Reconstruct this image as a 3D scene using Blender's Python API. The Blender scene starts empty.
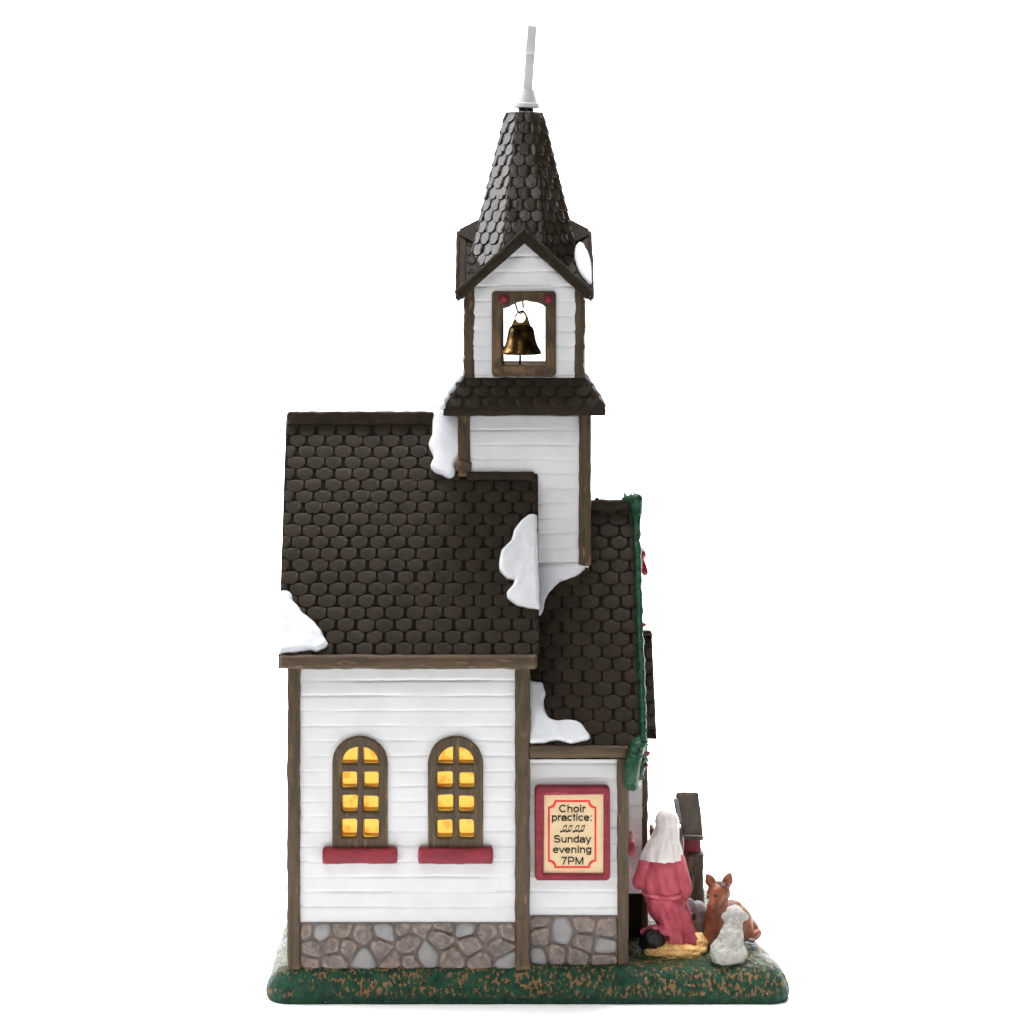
import bpy, bmesh, math, random
from mathutils import Vector, Matrix, noise, geometry, Euler

# ------------------------------------------------------------------ units
# Everything is laid out in "u" (about a quarter of a millimetre) and scaled to metres by S.
# X to the right, Y away from the camera, Z up; the table is at Z = 0.
S = 0.00027
DIST, EYE = 2400.0, 800.0
scene = bpy.context.scene
C = scene.collection
random.seed(7)
PI = math.pi


def sc(Y):
    return (DIST + Y) / DIST


def PX(px, Y):
    return (px - 512) * sc(Y)


def PZ(py, Y):
    return EYE - (py - 200) * sc(Y)


def P(px, py, Y):
    return Vector((PX(px, Y), Y, PZ(py, Y)))


def on_plane(px, py, p0, n):
    o = Vector((0, -DIST, EYE))
    d = Vector((px - 512, DIST, 200 - py))
    return o + d * ((p0 - o).dot(n) / d.dot(n))


def nz(p, s, seed=0.0):
    return noise.noise(Vector((p[0] / s + seed, p[1] / s - seed * 1.7, p[2] / s + seed * .6)))


# ------------------------------------------------------------------ materials
def srgb(r, g, b):
    def f(c):
        c /= 255
        return c / 12.92 if c <= .04045 else ((c + .055) / 1.055) ** 2.4
    return (f(r), f(g), f(b), 1)


class NT:
    def __init__(self, name):
        self.m = bpy.data.materials.new(name)
        self.m.use_nodes = True
        self.t = self.m.node_tree
        self.bsdf = self.t.nodes['Principled BSDF']
        self.tc = self.t.nodes.new('ShaderNodeTexCoord')

    def n(self, typ, **kw):
        nd = self.t.nodes.new(typ)
        for k, v in kw.items():
            if k in nd.inputs:
                nd.inputs[k].default_value = v
            else:
                setattr(nd, k, v)
        return nd

    def l(self, a, b):
        self.t.links.new(a, b)

    def coords(self, size, stretch=(1, 1, 1)):
        mp = self.n('ShaderNodeMapping')
        mp.inputs['Scale'].default_value = [1 / (S * size * s) for s in stretch]
        self.l(self.tc.outputs['Object'], mp.inputs['Vector'])
        return mp.outputs['Vector']

    def noise(self, size, stretch=(1, 1, 1), detail=4, rough=.55, dist=0.0):
        nd = self.n('ShaderNodeTexNoise', Scale=1.0, Detail=detail, Roughness=rough, Distortion=dist)
        self.l(self.coords(size, stretch), nd.inputs['Vector'])
        return nd.outputs['Fac']

    def ramp(self, fac, lo, hi):
        mr = self.n('ShaderNodeMapRange')
        mr.interpolation_type = 'SMOOTHSTEP'
        mr.inputs['From Min'].default_value = lo
        mr.inputs['From Max'].default_value = hi
        self.l(fac, mr.inputs['Value'])
        return mr.outputs['Result']

    def math(self, op, a, b):
        nd = self.n('ShaderNodeMath')
        nd.operation = op
        for i, v in enumerate((a, b)):
            if hasattr(v, 'links'):
                self.l(v, nd.inputs[i])
            else:
                nd.inputs[i].default_value = v
        return nd.outputs[0]

    def mix(self, fac, a, b):
        nd = self.n('ShaderNodeMix')
        nd.data_type = 'RGBA'
        if hasattr(fac, 'links'):
            self.l(fac, nd.inputs[0])
        else:
            nd.inputs[0].default_value = fac
        for i, v in ((6, a), (7, b)):
            if hasattr(v, 'links'):
                self.l(v, nd.inputs[i])
            else:
                nd.inputs[i].default_value = v
        return nd.outputs[2]

    def bump(self, h, strength, dist):
        b = self.n('ShaderNodeBump')
        b.inputs['Strength'].default_value = strength
        b.inputs['Distance'].default_value = dist * S
        self.l(h, b.inputs['Height'])
        self.l(b.outputs['Normal'], self.bsdf.inputs['Normal'])

    def out(self, col, rough, spec=.5, coat=0, metal=0):
        if hasattr(col, 'links'):
            self.l(col, self.bsdf.inputs['Base Color'])
        else:
            self.bsdf.inputs['Base Color'].default_value = col
        if hasattr(rough, 'links'):
            self.l(rough, self.bsdf.inputs['Roughness'])
        else:
            self.bsdf.inputs['Roughness'].default_value = rough
        self.bsdf.inputs['Specular IOR Level'].default_value = spec
        self.bsdf.inputs['Coat Weight'].default_value = coat
        self.bsdf.inputs['Coat Roughness'].default_value = .18
        self.bsdf.inputs['Metallic'].default_value = metal
        return self.m


def paint(name, c1, c2, size=14, stretch=(1, 1, 1), lo=.4, hi=.65, rough=.45, spec=.45,
          bump=.5, bsize=5, bdist=.6, edge=None, speck=None, coat=0):
    k = NT(name)
    col = k.mix(k.ramp(k.noise(size, stretch), lo, hi), c1, c2)
    if edge:                                   # dry-brushed paint on raised edges
        g = k.n('ShaderNodeNewGeometry')
        f = k.ramp(g.outputs['Pointiness'], edge[1], edge[2])
        f = k.math('MULTIPLY', f, k.ramp(k.noise(edge[3]), .42, .6))
        col = k.mix(f, col, edge[0])
    if speck:
        f = k.ramp(k.noise(speck[1], speck[3] if len(speck) > 3 else (1, 1, 1), 2), speck[2], speck[2] + .06)
        col = k.mix(f, col, speck[0])
    h = k.noise(bsize, stretch, 3)
    r = k.math('ADD', k.math('MULTIPLY', k.noise(size * 1.7), .24), rough - .12)
    k.bump(h, bump, bdist)
    return k.out(col, r, spec, coat)


def fade(c, f):
    return (c[0] * f, c[1] * f, c[2] * f, 1)


WHITE = paint('white_paint', srgb(220, 220, 221), srgb(213, 213, 213), 30, lo=.35, hi=.7, rough=.5, bump=.35, bsize=7, bdist=.5,
              speck=(srgb(196, 194, 190), 3.2, .745))
TRIM_C1, TRIM_C2, TRIM_E = srgb(76, 63, 47), srgb(62, 51, 37), srgb(141, 107, 76)
TRIM_V = paint('brown_trim_upright', TRIM_C1, TRIM_C2, 9, (.45, .45, 5), .38, .66, .55, spec=.2, bump=.7, bsize=3.2, bdist=.8,
               edge=(srgb(126, 98, 72), .53, .6, 22), speck=(srgb(108, 86, 64), 8, .66, (.4, .4, 3.4)))
TRIM_H = paint('brown_trim_level', TRIM_C1, TRIM_C2, 9, (5, .5, .5), .38, .66, .55, spec=.2, bump=.7, bsize=3.2, bdist=.8,
               edge=(srgb(126, 98, 72), .53, .6, 22), speck=(srgb(108, 86, 64), 8, .66, (3.4, .4, .4)))
ROOF_C = srgb(58, 50, 42)
ROOF = paint('dark_brown_shingle', srgb(45, 37, 28), srgb(37, 30, 22), 16, lo=.35, hi=.7, rough=.62, spec=.12, bump=.8, bsize=3, bdist=.6,
             speck=(srgb(70, 58, 45), 2.4, .76))
GAP = paint('dark_roof_gap', srgb(27, 22, 16), srgb(21, 17, 12), 12, rough=.8, spec=.1)
ROOF_GLOSS = paint('glazed_brown_shingle', srgb(50, 41, 31), srgb(42, 34, 26), 20, lo=.35, hi=.7, rough=.27, spec=.22, bump=.6, bsize=4, bdist=.8, coat=.12)
SNOW = paint('snow_paint', srgb(222, 224, 227), srgb(215, 218, 222), 20, rough=.4, bump=.45, bsize=9, bdist=1.2)
RED = paint('dull_red_paint', srgb(120, 31, 43), srgb(104, 26, 37), 10, (3, 1, .6), .4, .62, .5, .25, bump=.5, bsize=4,
            edge=(srgb(160, 60, 72), .54, .6, 12))
STONE = paint('taupe_stone', srgb(100, 90, 84), srgb(134, 119, 109), 9, lo=.36, hi=.66, rough=.55, spec=.3, bump=1, bsize=4, bdist=1.2,
              edge=(srgb(170, 148, 132), .52, .57, 8), speck=(srgb(92, 82, 78), 5, .62))
STONE_MID = paint('dark_taupe_stone', srgb(88, 79, 75), srgb(116, 103, 96), 7, lo=.36, hi=.66, rough=.5, spec=.3, bump=1, bsize=4, bdist=1.2)
STONE_GREY = paint('grey_stone', srgb(128, 126, 125), srgb(119, 117, 116), 9, rough=.55, bump=.7, bsize=4, bdist=.8)
MORTAR = paint('dark_mortar', srgb(94, 84, 80), srgb(82, 73, 69), 8, rough=.6)
GREEN = paint('garland_green', srgb(13, 68, 42), srgb(8, 46, 29), 6, rough=.42, spec=.25, bump=1, bsize=2.4, bdist=1.2)
BERRY = paint('berry_red', srgb(150, 26, 34), srgb(120, 18, 26), 5, rough=.3, spec=.6)
CREAM = paint('cream_card', srgb(216, 190, 150), srgb(210, 183, 142), 12, rough=.6, bump=.15)
INK = paint('black_ink', srgb(34, 30, 28), srgb(28, 25, 24), 9, rough=.6, bump=.1)
REDINK = paint('red_ink', srgb(206, 44, 34), srgb(196, 38, 30), 9, rough=.6, bump=.1)
DARK = paint('dark_interior', srgb(34, 28, 24), srgb(26, 22, 18), 20, rough=.8)
SHADESTONE = paint('shade_painted_stone', srgb(26, 22, 20), srgb(14, 12, 11), 14, rough=.85, spec=.15)  # foundation stone nearly black: the recess shade is put into its colour
PLASTIC = paint('white_plastic', srgb(212, 212, 213), srgb(206, 206, 207), 30, rough=.65, spec=.15, bump=.15)
ROBE = paint('rose_robe', srgb(174, 76, 88), srgb(152, 60, 74), 13, (1, 1, 1.6), .36, .68, .6, .3, bump=.5, bsize=4, bdist=.8,
             edge=(srgb(196, 100, 108), .51, .56, 14))
VEIL = paint('white_cloth', srgb(222, 217, 214), srgb(205, 196, 192), 6, (.7, .7, 3), .4, .66, .6, .3, bump=.7, bsize=3, bdist=.8)
SKIN = paint('painted_skin', srgb(214, 158, 128), srgb(202, 142, 112), 10, rough=.5)
HAY = paint('straw_paint', srgb(228, 188, 124), srgb(196, 148, 86), 3.4, (2, 2, .7), .38, .64, .6, .3, bump=1, bsize=2.2, bdist=1.6)
BLACK = paint('black_paint', srgb(16, 14, 15), srgb(10, 9, 10), 6, (1, 1, 3), rough=.5, bump=.9, bsize=3, bdist=1.2)
FUR = paint('brown_hide', srgb(136, 76, 46), srgb(108, 56, 32), 12, lo=.35, hi=.66, rough=.5, spec=.4, bump=.4, bsize=4,
            edge=(srgb(150, 90, 56), .52, .58, 12))
WOOL = paint('cream_wool', srgb(178, 177, 171), srgb(158, 155, 147), 7, rough=.7, spec=.25, bump=1, bsize=2.2, bdist=2,
             speck=(srgb(150, 142, 128), 1.7, .68))
GREYROCK = paint('mid_grey_stone', srgb(118, 116, 116), srgb(98, 96, 97), 9, rough=.55)
WOODDARK = paint('stand_wood', srgb(84, 70, 54), srgb(58, 47, 36), 5, (.5, .5, 4), .38, .64, .55, bump=1, bsize=3, bdist=1)
STANDROOF = paint('stand_roof_brown', srgb(64, 56, 46), srgb(54, 47, 38), 14, rough=.55, edge=(srgb(112, 86, 58), .54, .6, 10))
WINE = paint('wine_red', srgb(120, 26, 38), srgb(100, 20, 30), 9, rough=.5)

k = NT('antique_brass')
c = k.mix(k.ramp(k.noise(12, (1, 1, 1), 5), .38, .62), srgb(124, 96, 52), srgb(66, 51, 30))
k.bump(k.noise(5), .3, .5)
BRASS = k.out(c, k.math('ADD', k.math('MULTIPLY', k.noise(9), .25), .18), .5, 0, 1.0)
k = NT('dark_wire')
WIRE = k.out(srgb(58, 46, 36), .35, .5, 0, .8)

k = NT('lit_amber_pane')
f = k.ramp(k.noise(13, (1, 1, 1), 2), .50, .66)
c = k.mix(f, srgb(255, 212, 92), srgb(242, 172, 58))
k.l(c, k.bsdf.inputs['Emission Color'])
k.bsdf.inputs['Emission Strength'].default_value = 1.08
PANE = k.out(srgb(120, 70, 15), .3)
AMBER = paint('amber_plastic', srgb(214, 140, 34), srgb(170, 98, 20), 7, rough=.4, spec=.4, bump=.8, bsize=5)

# painted grass of the display base
k = NT('painted_grass')
g = k.mix(k.ramp(k.noise(9, (1, 1, 1), 5), .36, .66), srgb(17, 66, 44), srgb(9, 44, 30))
fl = k.ramp(k.noise(3.9, (.85, 1.2, 1.3), 1.5, .5, .1), .505, .62)
zone = k.ramp(k.noise(50, (1.2, 1, .6), 2), .34, .46)
sep = k.n('ShaderNodeSeparateXYZ')
k.l(k.tc.outputs['Object'], sep.inputs[0])
hi_ = k.ramp(sep.outputs['Z'], 5 * S, 11 * S)
g = k.mix(k.math('MULTIPLY', k.math('MULTIPLY', fl, zone), hi_), g, srgb(122, 92, 60))
wh = k.ramp(k.noise(4.5, (1, 1, 1), 1), .77, .79)
g = k.mix(wh, g, srgb(190, 200, 196))
hh = k.math('ADD', k.noise(5.5, (.8, 1, 1.2), 5, .6), k.math('MULTIPLY', fl, .35))
k.bump(hh, 1, 3.4)
GRASS = k.out(g, k.math('ADD', k.math('MULTIPLY', k.noise(14), .2), .3), .22)

k = NT('white_sweep')
SWEEP = k.out((.95, .95, .95, 1), .9, .1)


# ------------------------------------------------------------------ mesh building
class MB:
    def __init__(self):
        self.v, self.f, self.mi = [], [], []

    def add(self, vs, fs, mi=0):
        o = len(self.v)
        self.v += [Vector(p) for p in vs]
        self.f += [tuple(i + o for i in f) for f in fs]
        self.mi += [mi] * len(fs)

    def addbm(self, bm, mi=0, M=None):
        bm.verts.index_update()
        self.add([(M @ v.co if M else v.co) for v in bm.verts], [[v.index for v in f.verts] for f in bm.faces], mi)
        bm.free()

    def addmesh(self, me, fn=None, mi=0):
        self.add([(fn(v.co) if fn else v.co.copy()) for v in me.vertices], [tuple(p.vertices) for p in me.polygons], mi)

    def jitter(self, amt, size, seed=0):
        for p in self.v:
            q = p.copy()
            p += Vector((nz(q, size, seed), nz(q, size, seed + 11), nz(q, size, seed + 23))) * amt

    def box(self, x0, x1, y0, y1, z0, z1, mi=0):
        self.add([(x, y, z) for x in (x0, x1) for y in (y0, y1) for z in (z0, z1)],
                 [(0, 1, 3, 2), (4, 6, 7, 5), (0, 4, 5, 1), (2, 3, 7, 6), (0, 2, 6, 4), (1, 5, 7, 3)], mi)

    def ball(self, c, r, sub=2, mi=0, M=None):
        bm = bmesh.new()
        bmesh.ops.create_icosphere(bm, subdivisions=sub, radius=1)
        r = (r, r, r) if isinstance(r, (int, float)) else r
        T = Matrix.Translation(c) @ (M or Matrix()) @ Matrix.Diagonal((*r, 1))
        self.addbm(bm, mi, T)

    def capsule(self, a, ra, b, rb, mi=0, sub=2):
        bm = bmesh.new()
        for c_, r in ((a, ra), (b, rb)):
            bmesh.ops.create_icosphere(bm, subdivisions=sub, radius=r, matrix=Matrix.Translation(c_))
        h = bmesh.ops.convex_hull(bm, input=bm.verts[:])
        dead = [e for e in h['geom_interior'] + h['geom_unused'] if isinstance(e, bmesh.types.BMVert)]
        bmesh.ops.delete(bm, geom=list(set(dead)), context='VERTS')
        self.addbm(bm, mi)

    def tube(self, pts, r, n=8, mi=0, closed=False):
        pts = [Vector(p) for p in pts]
        rs = r if isinstance(r, (list, tuple)) else [r] * len(pts)
        vs, fs = [], []
        m = len(pts)
        up = Vector((.31, .5, .81))
        for i, p in enumerate(pts):
            a = pts[(i - 1) % m] if (closed or i) else p
            b = pts[(i + 1) % m] if (closed or i < m - 1) else p
            d = (b - a).normalized()
            u = d.cross(up).normalized()
            w = d.cross(u)
            for j in range(n):
                t = 2 * PI * j / n
                vs.append(p + (u * math.cos(t) + w * math.sin(t)) * rs[i])
        for i in range(m if closed else m - 1):
            for j in range(n):
                i2 = (i + 1) % m
                fs.append((i * n + j, i * n + (j + 1) % n, i2 * n + (j + 1) % n, i2 * n + j))
        if not closed:
            fs.append(tuple(reversed(range(n))))
            fs.append(tuple((m - 1) * n + j for j in range(n)))
        self.add(vs, fs, mi)

    def lathe(self, prof, c=(0, 0, 0), n=32, mi=0, M=None):
        vs, fs = [], []
        for r, z in prof:
            for j in range(n):
                t = 2 * PI * j / n
                p = Vector((r * math.cos(t), r * math.sin(t), z))
                vs.append((M @ p if M else p) + Vector(c))
        for i in range(len(prof) - 1):
            for j in range(n):
                fs.append((i * n + j, i * n + (j + 1) % n, (i + 1) * n + (j + 1) % n, (i + 1) * n + j))
        fs.append(tuple(reversed(range(n))))
        fs.append(tuple((len(prof) - 1) * n + j for j in range(n)))
        self.add(vs, fs, mi)

    def beam(self, a, b, wid, dep, side=Vector((1, 0, 0)), rnd=2.2, wob=.7, seg=5.0, seed=0.0, mi=0):
        """A hand-made round-cornered bar from a to b; wid along `side`, dep along the third axis."""
        a, b = Vector(a), Vector(b)
        d = (b - a)
        L = d.length
        d.normalize()
        s = (side - d * side.dot(d)).normalized()
        t = d.cross(s)
        prof = []
        for (sx, sy, a0) in ((1, 1, 0), (-1, 1, 90), (-1, -1, 180), (1, -1, 270)):
            for q in (0, 45, 90):
                an = math.radians(a0 + q)
                prof.append((sx * (wid / 2 - rnd) + rnd * math.cos(an), sy * (dep / 2 - rnd) + rnd * math.sin(an)))
        pr = []
        for i, p in enumerate(prof):               # extra points on the flats
            q = prof[(i + 1) % 12]
            pr.append(p)
            if math.hypot(p[0] - q[0], p[1] - q[1]) > 4:
                pr.append(((p[0] + q[0]) / 2, (p[1] + q[1]) / 2))
        n = len(pr)
        ks = [0.0, rnd / L * .6] + [i / max(2, int(L / seg)) for i in range(1, max(2, int(L / seg)))] + [1 - rnd / L * .6, 1.0]
        ks = sorted(ks)
        vs, fs = [], []
        for kk in ks:
            e = min(kk, 1 - kk) * L
            shr = 1 - (rnd * .8 / min(wid, dep) * 2) * (1 - min(1, e / (rnd * .6 + 1e-6)))
            for (x, y) in pr:
                p = a + d * (kk * L) + s * x * shr + t * y * shr
                p += (s * nz(p, 11, seed) + t * nz(p, 9, seed + 5)) * wob + s * nz(p, 40, seed + 8) * wob * .8
                vs.append(p)
        for i in range(len(ks) - 1):
            for j in range(n):
                fs.append((i * n + j, i * n + (j + 1) % n, (i + 1) * n + (j + 1) % n, (i + 1) * n + j))
        fs.append(tuple(reversed(range(n))))
        fs.append(tuple((len(ks) - 1) * n + j for j in range(n)))
        self.add(vs, fs, mi)


def thing(name, label, cat, loc, group=None):
    o = bpy.data.objects.new(name, None)
    C.objects.link(o)
    o.empty_display_size = .01
    o.location = Vector(loc) * S
    o['label'] = label
    o['category'] = cat
    if group:
        o['group'] = group
    o['_loc'] = list(loc)
    return o


def root_loc(o):
    while o.parent:
        o = o.parent
    return Vector(o.get('_loc', (0, 0, 0)))


def obj(name, mb, mats, parent=None, loc=None, smooth=40, label=None):
    base = root_loc(parent) if parent else Vector(loc or (0, 0, 0))
    me = bpy.data.meshes.new(name)
    me.from_pydata([(v - base) * S for v in mb.v], [], mb.f)
    mats = mats if isinstance(mats, (list, tuple)) else [mats]
    for m in mats:
        me.materials.append(m)
    me.polygons.foreach_set('material_index', mb.mi)
    bm = bmesh.new()
    bm.from_mesh(me)
    bmesh.ops.recalc_face_normals(bm, faces=bm.faces)
    bm.to_mesh(me)
    bm.free()
    if smooth:
        me.polygons.foreach_set('use_smooth', [True] * len(me.polygons))
        me.set_sharp_from_angle(angle=math.radians(smooth))
    me.update()
    o = bpy.data.objects.new(name, me)
    C.objects.link(o)
    if parent:
        o.parent = parent
    else:
        o.location = base * S
        o['_loc'] = list(base)
    if label:
        o['label'] = label
    return o


def tag(o, label, cat, group=None, kind=None):
    if label:
        o['label'] = label
        o['category'] = cat
    if group:
        o['group'] = group
    if kind:
        o['kind'] = kind
    return o


def evaluated(ob):
    C.objects.link(ob)
    bpy.context.view_layer.update()
    dg = bpy.context.evaluated_depsgraph_get()
    me = bpy.data.meshes.new_from_object(ob.evaluated_get(dg))
    bpy.data.objects.remove(ob)
    return me


def plate(mb, loops, front, back, bevel=1.5, face='y', fn=None, mi=0, res=2, wob=0, seed=0.0):
    """Solid plate cut from outlines (first outside, others holes) given in (X,Z); front/back are Y values."""
    cu = bpy.data.curves.new('plate', 'CURVE')
    cu.dimensions = '2D'
    cu.fill_mode = 'BOTH'
    for lp in loops:
        sp = cu.splines.new('POLY')
        sp.points.add(len(lp) - 1)
        for q, (x, y) in zip(sp.points, lp):
            q.co = (x, y, 0, 1)
        sp.use_cyclic_u = True
    half = abs(back - front) / 2
    bevel = min(bevel, half * .95)
    cu.extrude = half - bevel
    cu.bevel_depth = bevel
    cu.bevel_resolution = res
    cu.offset = -bevel
    me = evaluated(bpy.data.objects.new('plate', cu))
    bpy.data.curves.remove(cu)
    mid = (front + back) / 2

    def to(c):
        p = Vector((c.x, mid - c.z, c.y))
        if wob:
            p += Vector((nz(p, 10, seed), 0, nz(p, 10, seed + 9))) * wob
        return fn(p) if fn else p
    mb.addmesh(me, to, mi)
    bpy.data.meshes.remove(me)


def sculpt(mb, voxel, smooth=4, bumps=()):
    """Fuse overlapping volumes into one continuous skin."""
    me = bpy.data.meshes.new('sculpt')
    me.from_pydata([tuple(v) for v in mb.v], [], mb.f)
    ob = bpy.data.objects.new('sculpt', me)
    m = ob.modifiers.new('r', 'REMESH')
    m.mode = 'VOXEL'
    m.voxel_size = voxel
    if smooth:
        s = ob.modifiers.new('s', 'SMOOTH')
        s.iterations = smooth
        s.factor = .5
    e = evaluated(ob)
    out = MB()
    nr = [v.normal.copy() for v in e.vertices]
    out.addmesh(e)
    bpy.data.meshes.remove(e)
    bpy.data.meshes.remove(me)
    for (amt, size, seed, st) in bumps:
        for p, n in zip(out.v, nr):
            q = (p[0] / st[0], p[1] / st[1], p[2] / st[2])
            p += n * nz(q, size, seed) * amt
    return out


# ------------------------------------------------------------------ builders for walls, roofs, stones, snow
def siding(mb, o, U, N, wid, z0, z1, first, pitch, hole=None, depth=1.0, step=4.0, seed=0.0, clip=None):
    """A face of lap boards: o is the lower corner (Z ignored), U along the wall, N outward."""
    lines = []
    z = first
    while z < z1 - 2:
        if z > z0 + 2:
            lines.append(z)
        z += pitch
    rows = [(z0, None, 0)]
    for zl in lines:
        for d, g in ((-3, 0), (-1.1, .12), (-.5, .75), (0, 1), (.45, .7), (1.0, .1), (3, 0)):
            rows.append((zl + d, zl, g))
        rows.append((zl + pitch / 2, None, 0))
    rows = [r for r in rows if r[0] < z1 - .4] + [(z1, None, 0)]
    nc = max(2, int(wid / step))
    vs, fs = [], []
    for (zz, zl, g) in rows:
        for i in range(nc + 1):
            u = wid * i / nc
            p = o + U * u
            p = Vector((p.x, p.y, zz))
            out = .35 * nz(p, 18, seed + 3)
            if zl is not None:
                w = nz((u, zl * 3, 0), 34, seed) * .55 + nz((u, zl * 3, 0), 8, seed + 2) * .35
                p.z += w
                k_ = min(1.15, max(.12, .75 + 1.3 * nz((u, zl * 5, 0), 55, seed + 7)))
                out -= g * depth * k_
                out += (.1 if g == 0 and zz > zl else 0)
            vs.append(p + N * out)
    for j in range(len(rows) - 1):
        for i in range(nc):
            c_ = (vs[j * (nc + 1) + i] + vs[(j + 1) * (nc + 1) + i + 1]) / 2
            u = (c_ - o).dot(U)
            if hole and hole(u, c_.z):
                continue
            if clip and clip(u, c_.z):
                continue
            fs.append((j * (nc + 1) + i, j * (nc + 1) + i + 1, (j + 1) * (nc + 1) + i + 1, (j + 1) * (nc + 1) + i))
    mb.add(vs, fs)


def one_tile(mb, O, U, V, N, s0, s1, t0, L, rx, ry, thick, mi=0, bev=.9, seg=3, dome=.22, roll=.5):
    if s1 - s0 < 1.6:
        return
    rx = min(rx, (s1 - s0) / 2 - .05)
    out = [(s0, t0), (s1, t0), (s1, t0 + L - ry)]
    for i in range(1, seg + 1):
        a = PI / 2 * i / seg
        out.append((s1 - rx + rx * math.cos(a), t0 + L - ry + ry * math.sin(a)))
    for i in range(0, seg):
        a = PI / 2 + PI / 2 * i / seg
        out.append((s0 + rx + rx * math.cos(a), t0 + L - ry + ry * math.sin(a)))
    out.append((s0, t0 + L - ry))
    n = len(out)
    cs, ct = (s0 + s1) / 2, t0 + L * .5
    ks, kt = max(.2, 1 - 2 * bev / (s1 - s0)), 1 - 2 * bev / L
    tw = random.uniform(-.25, .25)
    rl = random.uniform(-roll, roll)

    def h(s, t):
        return .3 + (thick + tw) * (t - t0) / L + rl * (s - cs) / (s1 - s0)
    vs = [O + U * s + V * t - N * 3 for s, t in out]
    vs += [O + U * s + V * t + N * (h(s, t) - bev * .9) for s, t in out]
    inn = [(cs + (s - cs) * ks, ct + (t - ct) * kt) for s, t in out]
    vs += [O + U * s + V * t + N * h(s, t) for s, t in inn]
    inn2 = [(cs + (s - cs) * ks * .55, ct + (t - ct) * kt * .6) for s, t in out]
    vs += [O + U * s + V * t + N * (h(s, t) + dome) for s, t in inn2]
    fs = []
    for r in range(3):
        for i in range(n):
            j = (i + 1) % n
            fs.append((r * n + i, r * n + j, (r + 1) * n + j, (r + 1) * n + i))
    fs.append(tuple(3 * n + i for i in range(n)))
    mb.add(vs, fs, mi)


def shingles(mb, O, U, V, N, bounds, vlen, w, pitch, rx, ry, thick=2.6, gap=1.8, mi=0, lap=1.2, phase=0, skip=None, seg=3, **kw):
    rows = int(round(vlen / pitch))
    pitch = vlen / rows
    for r in range(rows):
        t0 = r * pitch - pitch * (lap - 1)
        tm = (r + .6) * pitch
        b0, b1 = bounds(tm)
        if b1 - b0 < 2:
            continue
        off = (w / 2 if (r + phase) % 2 else 0)
        i0 = math.floor((b0 - off) / w) - 1
        i1 = math.ceil((b1 - off) / w) + 1
        for i in range(i0, i1):
            a = i * w + off + gap / 2 + random.uniform(-.95, .95)
            b = (i + 1) * w + off - gap / 2 + random.uniform(-.95, .95)
            a, b = max(a, b0), min(b, b1)
            if b - a < 2:
                continue
            if skip and skip((a + b) / 2, tm):
                continue
            j = random.uniform(-.4, .4) + .9 * noise.noise(Vector((a / 45, r * .8, vlen)))
            one_tile(mb, O, U, V, N, a, b, max(0, t0) + (0 if r == 0 else j), pitch * lap if r else pitch, rx * random.uniform(.8, 1.15),
                     ry * random.uniform(.85, 1.1), thick, mi, seg=seg, **kw)


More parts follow.
